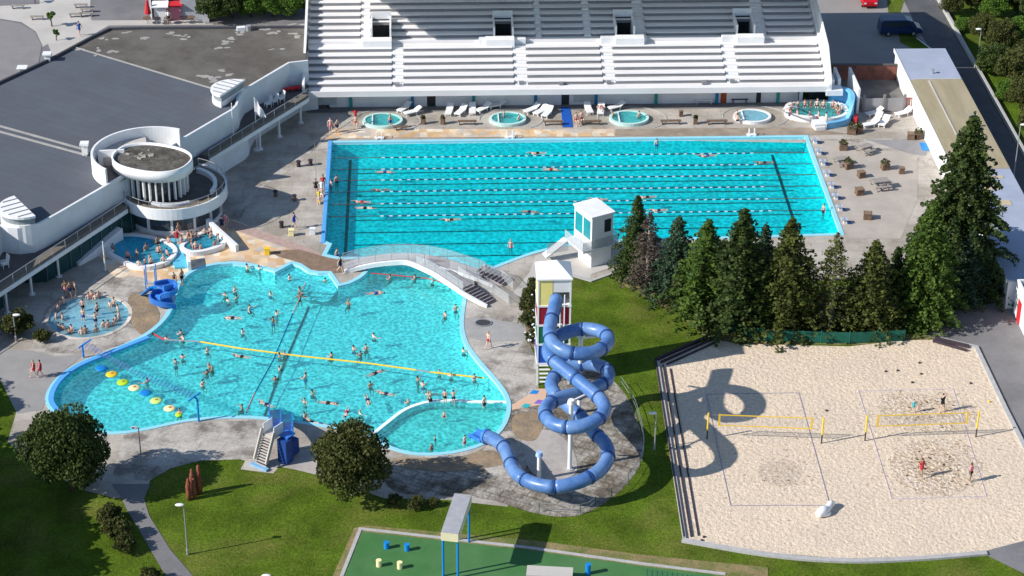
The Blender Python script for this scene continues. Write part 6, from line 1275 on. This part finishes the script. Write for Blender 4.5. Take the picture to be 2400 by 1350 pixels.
# ------------------------------------------------------------------ people
def grow(J, E_, RR, sub=1):
    me = bpy.data.meshes.new('b'); me.from_pydata([J[k] for k in J], [(list(J).index(a), list(J).index(b)) for a, b in E_], []); o = bpy.data.objects.new('b', me); COL.objects.link(o)
    m = o.modifiers.new('s', 'SKIN'); keys = list(J)
    for i, k in enumerate(keys): me.skin_vertices[0].data[i].radius = RR[k] if isinstance(RR[k], tuple) else (RR[k], RR[k]); me.skin_vertices[0].data[i].use_root = (i == 0)
    m.use_smooth_shade = True; s = o.modifiers.new('u', 'SUBSURF'); s.levels = sub; s.render_levels = sub
    dg = bpy.context.evaluated_depsgraph_get(); ev = o.evaluated_get(dg); r = bpy.data.meshes.new_from_object(ev); bpy.data.objects.remove(o)
    return r
def human(pose):
    """joint tables (metres, facing -Y, feet at z=0 standing)"""
    J = {'pel': (0, 0, .95), 'wai': (0, .01, 1.10), 'che': (0, .0, 1.32), 'nek': (0, .01, 1.50), 'hdb': (0, 0, 1.58), 'hdc': (0, -.015, 1.66), 'hdt': (0, 0, 1.75)}
    a = {}
    for s_, n_ in ((-1, 'L'), (1, 'R')):
        a.update({n_+'sh': (.19*s_, 0, 1.43), n_+'el': (.27*s_, .03, 1.14), n_+'wr': (.30*s_, -.04, .90), n_+'pa': (.30*s_, -.06, .83), n_+'hi': (.09*s_, 0, .90), n_+'kn': (.11*s_, -.02, .49), n_+'an': (.12*s_, .02, .09), n_+'to': (.13*s_, -.15, .03)})
    J.update(a)
    if pose == 'arms':
        J['Lel'] = (-.42, -.10, 1.26); J['Lwr'] = (-.58, -.26, 1.20); J['Lpa'] = (-.63, -.32, 1.19); J['Rel'] = (.42, -.10, 1.30); J['Rwr'] = (.60, -.22, 1.34); J['Rpa'] = (.66, -.27, 1.35)
    if pose == 'reach':
        J['Lel'] = (-.30, -.05, 1.60); J['Lwr'] = (-.26, -.10, 1.84); J['Lpa'] = (-.25, -.11, 1.92); J['Rel'] = (.30, -.14, 1.24); J['Rwr'] = (.20, -.34, 1.26); J['Rpa'] = (.17, -.41, 1.27)
    if pose == 'walk':
        J['Lkn'] = (-.10, -.22, .52); J['Lan'] = (-.10, -.26, .10); J['Lto'] = (-.10, -.43, .05); J['Rkn'] = (.10, .08, .50); J['Ran'] = (.10, .38, .16); J['Rto'] = (.10, .27, .03)
        J['Lel'] = (-.27, .14, 1.17); J['Lwr'] = (-.28, .16, .94); J['Lpa'] = (-.28, .14, .87); J['Rel'] = (.27, -.06, 1.16); J['Rwr'] = (.26, -.24, 1.02); J['Rpa'] = (.26, -.30, .98)
    if pose == 'sit':
        for k in J: J[k] = (J[k][0], J[k][1], J[k][2]-.92+.12) if not k[1:] in ('kn', 'an', 'to') else J[k]
        for s_, n_ in ((-1, 'L'), (1, 'R')): J[n_+'kn'] = (.13*s_, -.46, .10); J[n_+'an'] = (.13*s_, -.52, -.34); J[n_+'to'] = (.13*s_, -.68, -.40)
    if pose in ('tread', 'bob'):
        for s_, n_ in ((-1, 'L'), (1, 'R')):
            J[n_+'hi'] = (.09*s_, -.02, .92); J[n_+'kn'] = (.17*s_, -.36, .80); J[n_+'an'] = (.14*s_, -.22, .46); J[n_+'to'] = (.16*s_, -.32, .36)
            J[n_+'el'] = ((.40 if pose == 'tread' else .30)*s_, -.10, 1.30); J[n_+'wr'] = ((.56 if pose == 'tread' else .22)*s_, -.28, 1.36 if pose == 'tread' else 1.34); J[n_+'pa'] = ((.61 if pose == 'tread' else .16)*s_, -.33, 1.38 if pose == 'tread' else 1.36)
    if pose == 'jump':
        J['Lel'] = (-.16, -.20, 1.66); J['Lwr'] = (-.05, -.26, 1.84); J['Lpa'] = (-.04, -.27, 1.91); J['Rel'] = (.16, -.20, 1.66); J['Rwr'] = (.05, -.26, 1.84); J['Rpa'] = (.04, -.27, 1.91); J['Lkn'] = (-.18, -.05, .50); J['Lan'] = (-.26, .05, .09); J['Lto'] = (-.29, -.11, .03); J['Rkn'] = (.16, -.1, .5); J['Ran'] = (.2, 0, .09); J['Rto'] = (.22, -.16, .03)
    if pose == 'swim':
        J = {k: (v[0], v[1]*1.0, v[2]) for k, v in J.items()}
        J['Lel'] = (-.26, -.02, 1.72); J['Lwr'] = (-.20, -.02, 1.98); J['Lpa'] = (-.19, -.02, 2.06); J['Rel'] = (.33, .10, 1.20); J['Rwr'] = (.30, .02, .95); J['Rpa'] = (.30, 0, .88)
        for s_, n_ in ((-1, 'L'), (1, 'R')): J[n_+'to'] = (.13*s_, -.08, -.08)
        J = {k: (v[0], -(v[2]-1.0), v[1]*-1.0) for k, v in J.items()}
    if pose == 'lie':
        J['Lel'] = (-.36, 0, 1.24); J['Lwr'] = (-.42, 0, 1.0); J['Lpa'] = (-.43, 0, .93); J['Rel'] = (.36, 0, 1.24); J['Rwr'] = (.42, 0, 1.0); J['Rpa'] = (.43, 0, .93)
        for s_, n_ in ((-1, 'L'), (1, 'R')): J[n_+'to'] = (.16*s_, -.1, -.06)
        J = {k: (v[0], -(v[2]-1.0), -v[1]+.12) for k, v in J.items()}
    E_ = [('pel', 'wai'), ('wai', 'che'), ('che', 'nek'), ('nek', 'hdb'), ('hdb', 'hdc'), ('hdc', 'hdt')]; RR = {'pel': (.16, .11), 'wai': (.135, .095), 'che': (.165, .115), 'nek': (.058, .058), 'hdb': (.068, .075), 'hdc': (.082, .10), 'hdt': (.05, .06)}
    for n_ in 'LR':
        E_ += [('che', n_+'sh'), (n_+'sh', n_+'el'), (n_+'el', n_+'wr'), (n_+'wr', n_+'pa'), ('pel', n_+'hi'), (n_+'hi', n_+'kn'), (n_+'kn', n_+'an'), (n_+'an', n_+'to')]
        RR.update({n_+'sh': .062, n_+'el': .043, n_+'wr': .028, n_+'pa': (.038, .02), n_+'hi': .088, n_+'kn': .056, n_+'an': .038, n_+'to': .032})
        # five fingers: own short chains rooted in the palm
        w_ = Vector(J[n_+'wr']); pa = Vector(J[n_+'pa']); d = (pa-w_).normalized(); sdv = d.cross(Vector((0, 1, 0)) if abs(d.y) < .8 else Vector((0, 0, 1))).normalized(); cu = d.cross(sdv).normalized()
        for i, (o_, ln) in enumerate(((-.032, .055), (-.011, .07), (.011, .075), (.032, .065))):
            k1, k2 = n_+'f%d' % i, n_+'g%d' % i; J[k1] = tuple(pa+sdv*o_+d*(.02+ln*.45)); J[k2] = tuple(pa+sdv*o_+d*(.02+ln*.95)+cu*.02); E_ += [(n_+'pa', k1), (k1, k2)]; RR[k1] = .0095; RR[k2] = .008
        J[n_+'t1'] = tuple(w_+(pa-w_)*.6+sdv*.045); J[n_+'t2'] = tuple(pa+sdv*.068+d*.012+cu*.01); E_ += [(n_+'pa', n_+'t1'), (n_+'t1', n_+'t2')]; RR[n_+'t1'] = .012; RR[n_+'t2'] = .010
    body = grow(J, E_, RR, 1)
    # face and ears added into the one body mesh
    hc = Vector(J['hdc']); upv = (Vector(J['hdt'])-Vector(J['hdb'])).normalized(); fw = Vector((0, -1, 0)) if pose not in ('swim', 'lie') else Vector((0, 0, -1 if pose == 'swim' else 1)); sx = upv.cross(fw)
    # hair cap, swimwear as own meshes
    hr = MB(); hr.smooth = True
    n1, m1 = 10, 5; vs = []; fs = []
    for j in range(m1+1):
        th = pi/2*j/m1*1.15
        for k in range(n1): a_ = 2*pi*k/n1; q = Vector(J['hdt'])-upv*.075-fw*.018; vs.append(q+upv*(.118*cos(th))+(fw*cos(a_)*.9+sx*sin(a_))*.108*sin(th)*(1 if cos(a_) < .3 or th < 1.1 else .86))
    for j in range(m1):
        for k in range(n1): fs.append((j*n1+k, (j+1)*n1+k, (j+1)*n1+(k+1) % n1, j*n1+(k+1) % n1))
    hr.add(vs, fs); hair = hr.build('hair', HAIRS[0]); hm = hair.data; bpy.data.objects.remove(hair)
    sw = MB(); sw.smooth = True; pe = Vector(J['pel']); wv = Vector(J['wai']); dn = (pe-wv).normalized()
    sw.tube([wv+dn*.03, pe, pe+dn*.10], .17, 12, False, rr=[.142, .172, .17])
    for n_ in 'LR': h1 = Vector(J[n_+'hi']); k1 = Vector(J[n_+'kn']); sw.tube([h1-(k1-h1)*.05, h1+(k1-h1)*.35], .1, 10, False, rr=[.105, .095])
    so = sw.build('swimwear', HAIRS[0]); sm_ = so.data; bpy.data.objects.remove(so)
    fc = MB(); e_ = hc+fw*.085
    for s_ in (-1, 1): fc.ell(e_+sx*.032*s_+upv*.012, (.013, .010, .010), 6, 4)
    fc.ell(e_-upv*.045+fw*-.004, (.024, .010, .008), 6, 4); fo = fc.build('face', HAIRS[0]); fm = fo.data; bpy.data.objects.remove(fo)
    return body, hm, sm_, fm, J
POSES = {p: human(p) for p in ('stand', 'arms', 'reach', 'walk', 'sit', 'jump', 'swim', 'lie', 'tread', 'bob')}
# noses and ears, merged into each body mesh so it stays one mesh
import bmesh
for p, (bm_, hm, sm_, fm, J) in POSES.items():
    b = bmesh.new(); b.from_mesh(bm_); hc = Vector(J['hdc']); upv = (Vector(J['hdt'])-Vector(J['hdb'])).normalized(); fw = Vector((0, -1, 0)) if p not in ('swim', 'lie') else Vector((0, 0, -1 if p == 'swim' else 1)); sx = upv.cross(fw)
    for c, r_ in ((hc+fw*.098-upv*.012, .018), (hc+sx*.085, .022), (hc-sx*.085, .022)): bmesh.ops.create_icosphere(b, subdivisions=1, radius=r_, matrix=Matrix.Translation(c))
    b.to_mesh(bm_); b.free(); bm_.materials.clear(); bm_.materials.append(SKINS[0])
    for m_ in (hm, sm_, fm): m_.materials.clear(); m_.materials.append(HAIRS[0])
# light shirt/wetsuit shell for dressed people: torso tube
tmp = MB(); tmp.smooth = True; tmp.tube([(0, 0, .88), (0, .01, 1.10), (0, 0, 1.32), (0, 0, 1.44), (0, 0, 1.49)], .2, 12, False, rr=[.155, .14, .17, .14, .07])
for s_ in (-1, 1): tmp.tube([(.17*s_, 0, 1.42), (.235*s_, .02, 1.25)], .08, 8, False, rr=[.075, .06])
sh = tmp.build('shirt', HAIRS[0]); SHIRT = sh.data; bpy.data.objects.remove(sh)
PR = random.Random(5)
def person(p, z, rz, pose, lab, swim=None, shirt=None, size=1.0, group=None, hair=None, skin=None, tilt=0.0, name='person'):
    body, hm, sm_, fm, J = POSES[pose]; t = bpy.data.objects.new(name, body); COL.objects.link(t); t.location = (p.x, p.y, z); t.rotation_euler = (tilt, 0, rz); t.scale = (size,)*3
    tag(t, lab, 'person', group)
    def setm(o, m): o.material_slots[0].link = 'OBJECT'; o.material_slots[0].material = m
    setm(t, skin or PR.choice(SKINS))
    for nm, me, m in (('hair', hm, hair or PR.choice([HAIRS[0], HAIRS[0], HAIRS[1], HAIRS[1], HAIRS[2]])), ('swimwear', sm_, CL[swim or 'black'])):
        o = bpy.data.objects.new(nm, me); COL.objects.link(o); o.parent = t; setm(o, m)
    o = bpy.data.objects.new('face', fm); COL.objects.link(o); o.parent = t; setm(o, HAIRS[0])
    if shirt: o = bpy.data.objects.new('shirt', SHIRT); COL.objects.link(o); o.parent = t; setm(o, CL[shirt])
    return t
COLS = ['black', 'navy', 'red', 'blue', 'black', 'pink', 'navy', 'teal']
def crowd(pts, zz, where, group, poses=('stand', 'arms', 'reach'), rzs=None, words=None, size=(.88, 1.02), verb='bather'):
    """labels give each one's rank from the left inside its own area of the photo"""
    o = sorted(range(len(pts)), key=lambda i: pts[i][0])
    for rank, i in enumerate(o):
        x, y = pts[i][:2]; pose = pts[i][2] if len(pts[i]) > 2 else poses[(rank*7+i) % len(poses)]; c = COLS[(i*5+rank) % 8]
        zw = zz if not isinstance(zz, dict) else zz.get(pose, zz['stand'])
        p = U(x, y, -.15 if zw < 0 else max(0, zw)); rz = PR.uniform(0, 6.28) if rzs is None else rzs(x, y)
        k = PR.uniform(*size); nm = {'swim': 'swimmer', 'lie': 'floating bather', 'sit': 'seated bather', 'walk': 'walking bather', 'arms': 'bather, arms out,', 'tread': 'bather treading water', 'bob': 'bather, hands together,', 'reach': 'bather, arm raised,'}.get(pose, 'standing bather')
        person(p, zw, rz, pose, '%s %s, %s from left' % (nm, where, ORD[rank]), c, None, k, group)
GL = 'bathers in the leisure pool'
Zl = {'stand': -1.40, 'tread': -1.44, 'bob': -1.38, 'arms': -1.42, 'reach': -1.42, 'swim': -.22, 'lie': -.22, 'sit': -.75}
def yrope(x): return 797+(x-430)*(889-797)/(1135-430)
ALL = [(579, 630), (607, 630), (678, 652), (702, 682), (702, 696), (527, 690), (550, 682), (554, 698), (534, 705), (633, 690), (585, 725), (648, 738), (640, 752), (543, 746, 'lie'), (568, 778), (390, 794), (424, 784), (429, 795), (486, 822), (565, 834, 'swim'), (412, 853), (428, 838), (490, 862), (497, 870), (485, 876), (475, 902), (345, 896), (655, 836), (667, 830), (655, 866), (645, 890), (716, 884), (567, 957), (623, 946, 'swim'), (421, 968),
       (817, 714), (876, 789), (829, 819), (858, 819), (845, 834), (777, 838), (880, 873, 'swim'), (868, 902), (862, 937, 'swim'), (903, 921, 'swim'), (979, 891), (991, 904), (1004, 924), (957, 943), (1044, 739), (1068, 725), (1030, 872), (1057, 880), (1112, 888), (1086, 823), (732, 923), (771, 943, 'swim'), (714, 943), (714, 975), (729, 987, 'swim'), (753, 993, 'swim'), (812, 966, 'swim'), (844, 968), (914, 652), (972, 652), (1014, 658), (762, 657), (883, 688, 'lie')]
reg = {}
for q in ALL:
    x, y = q[:2]; above = y < yrope(x); left = x < 716-(y-662)*.46
    reg.setdefault(('above' if above else 'below', 'left' if left else 'right'), []).append(q)
for (a_, b_), L_ in reg.items():
    crowd(L_, Zl, '%s the yellow rope, %s of blue rope' % (a_, 'west' if b_ == 'left' else 'east'), GL, ('tread', 'bob', 'bob', 'tread', 'bob', 'reach'))
crowd([(1009, 942), (1135, 952, 'stand')], -.80, 'in the water against the pale curved ledge', GL, ('arms',)); crowd([(1043, 945, 'stand'), (1063, 946)], -.28, 'on top of the pale curved ledge', GL, ('reach',), size=(.8, .85))
crowd([(1041, 978), (1020, 1033), (1012, 1055), (1089, 1042)], -.62, 'in the small shallow bay by the slide exit', GL, ('stand', 'arms'), size=(.6, .8))
# swimmers in the lanes
crowd([(903, 402, 'swim'), (892, 444, 'swim'), (846, 472, 'swim'), (857, 486, 'swim'), (1056, 514, 'swim'), (1242, 495, 'swim'), (1258, 358, 'swim'), (1293, 396, 'swim'), (1656, 364, 'swim'), (1790, 380, 'swim'), (1400, 466, 'swim'), (1515, 461, 'swim'), (1542, 492, 'swim')], -.20, 'in the lanes of the swimming pool', 'lane swimmers', rzs=lambda x, y: radians(90 if (x+y) % 2 else -90)+PR.uniform(-.1, .1))
crowd([(789, 426), (776, 434), (1197, 578), (1539, 338), (1930, 495), (790, 598)], -1.05, 'at the side of the swimming pool', 'lane swimmers', ('arms', 'stand'))
# round pool
RP_ = [(141, 717), (137, 728), (150, 714), (132, 747), (147, 750), (138, 771), (149, 774), (168, 777), (164, 783), (192, 785), (201, 780), (226, 780), (243, 767), (254, 768), (267, 764), (272, 755), (279, 747), (276, 729), (267, 714), (258, 720), (216, 699), (224, 703), (231, 700), (208, 703)]
def face_in(x, y): p = U(x, y); d = RC-p; return atan2(d.y, d.x)+pi/2
N_ = [q for q in RP_ if q[1] < 735]; S_ = [q for q in RP_ if q[1] >= 735]
crowd(N_, -.30, 'round the far half of the round pool rim', 'bathers in the round pool', ('sit',), face_in); crowd(S_, -.30, 'round the near half of the round pool rim', 'bathers in the round pool', ('sit',), face_in)
crowd([(195, 731), (229, 740), (196, 753), (225, 763)], -.40, 'out in the middle of the round pool', 'bathers in the round pool', ('stand', 'walk', 'arms'))
# hot pots
crowd([(375, 592), (441, 560), (450, 562), (462, 560), (480, 552), (492, 550), (495, 560), (444, 568), (450, 582), (459, 585), (471, 588), (504, 580), (512, 568)], .22, 'in the right lobe of the hot pot below the turret', 'bathers in the hot pots', ('sit',))
crowd([(300, 606), (322, 602), (343, 590), (352, 614), (340, 622), (354, 620), (384, 616), (392, 600), (372, 594), (326, 626), (396, 572), (426, 572), (369, 572), (265, 590)], .25, 'in the left lobe of the hot pot below the turret', 'bathers in the hot pots', ('sit',))
crowd([(1855, 255), (1870, 252), (1886, 251), (1900, 250), (1915, 251), (1930, 252), (1952, 253), (1960, 256)], .40, 'along the far wall of the large hot pot', 'bathers in the large hot pot', ('sit',), lambda x, y: PR.uniform(-.3, .3)); crowd([(1848, 264), (1852, 272), (1868, 273), (1897, 276), (1918, 277), (1936, 281), (1967, 270), (1973, 262), (1962, 266)], .36, 'in the near part of the large hot pot', 'bathers in the large hot pot', ('sit',))
crowd([(1181, 277), (1216, 285), (1498, 279), (1436, 277), (915, 288)], .02, 'in one of the round hot tubs', 'bathers in the round tubs', ('sit',)); crowd([(1727, 275), (1728, 284)], .3, 'on the step of the palest tub', 'bathers in the round tubs', ('sit',))
# people on foot
def one(x, y, pose, lab, swim='black', shirt=None, z=.03, rz=0.0, size=1.0, **k): person(U(x, y), z, rz, pose, lab, swim, shirt, size, None, **k)
one(81, 886, 'walk', 'left of two people in red walking west of the leisure pool', 'red', 'red', rz=-1.4); one(96, 886, 'walk', 'right of two people in red walking west of the leisure pool', 'red', 'red', rz=-1.4)
one(155, 697, 'stand', 'leftmost of three people standing beyond the round pool', 'pink'); one(166, 699, 'walk', 'middle of three people standing beyond the round pool', 'navy', rz=1); one(177, 697, 'stand', 'rightmost of three people beyond the round pool', 'black', rz=2)
one(1145, 818, 'walk', 'bather walking on the paving east of the leisure pool', 'red', rz=2.4); one(416, 575, 'arms', 'person in orange standing before the turret glazing', 'red', 'red'); one(420, 560, 'stand', 'person standing at the back of the hot pots', 'pink', rz=1)
one(521, 545, 'stand', 'left of two people at the end of the pink paving', 'navy', 'navy'); one(529, 538, 'stand', 'right of two people at the end of the pink paving', 'pink', 'pink'); one(514, 500, 'stand', 'person in blue in the turret shadow', 'blue', 'blue')
one(741, 457, 'stand', 'coach in black standing at the west end of the swimming pool', 'black', 'black'); one(758, 447, 'stand', 'person in red at the west end of the swimming pool', 'red', 'red'); one(748, 476, 'sit', 'child in yellow sitting at the west pool edge', 'yellow', 'yellow', z=.1, size=.8); one(755, 460, 'sit', 'person in white sitting at the west pool edge', 'white', 'white', z=.1)
one(775, 312, 'stand', 'left of two bathers by the first hot tub', 'pink'); one(791, 314, 'walk', 'right of two bathers by the first hot tub', 'black', rz=1); one(834, 298, 'sit', 'person in red seated beside the first hot tub', 'red', 'red', z=.45); one(915, 303, 'walk', 'bather walking in front of the first hot tub', 'blue', rz=1.3)
one(690, 537, 'walk', 'person in blue walking west of the swimming pool', 'blue', 'blue', rz=1.2); one(798, 640, 'walk', 'person in dark clothes walking onto the footbridge', 'navy', 'black', z=.05, rz=1.3); one(187, 84, 'walk', 'person in blue walking on the plaza by the roof edge', 'blue', 'blue', rz=.6); one(396, 57, 'stand', 'person in white by the cafe tables', 'navy', 'white')
one(2207, 966, 'jump', 'volleyball player in black with raised arms', 'black', 'black', rz=.6, z=.06, hair=HAIRS[0]); one(2140, 968, 'stand', 'child in turquoise on the right court', 'teal', 'teal', z=.06, size=.72); one(2158, 1119, 'walk', 'volleyball player in red on the near half of the right court', 'red', 'red', z=.06, rz=.5); one(2273, 1130, 'stand', 'volleyball player in brown at the near right of the court', 'black', 'pink', z=.06, rz=1, skin=SKINS[2])
one(1537-9, 1000, 'walk', 'child in dark clothes walking beside the sand court fence', 'black', 'black', size=.01) if False else None
person(U(1408, 262, .02), .48, 3.14, 'lie', 'sunbather lying on the lounger left of the third hot tub', 'pink', None, 1.0)
person(U(410, 676), 1.0, .5, 'sit', 'child sitting at the top of the small curved blue slide', 'black', None, .7); person(U(428, 671), .08, 1.0, 'stand', 'adult standing beside the small curved blue slide', 'black', None, 1.0)
for x, y, lab in ((1350, 292, 'left of two bathers sitting right of the blue mat'), (1362, 288, 'right of two bathers sitting right of the blue mat')): person(U(x, y), .45, .3, 'sit', lab, 'red', None, 1.0)
dups = {k: v for k, v in LABELS.items() if len(v) > 1}
if dups: print('DUPLICATE LABELS', dups)
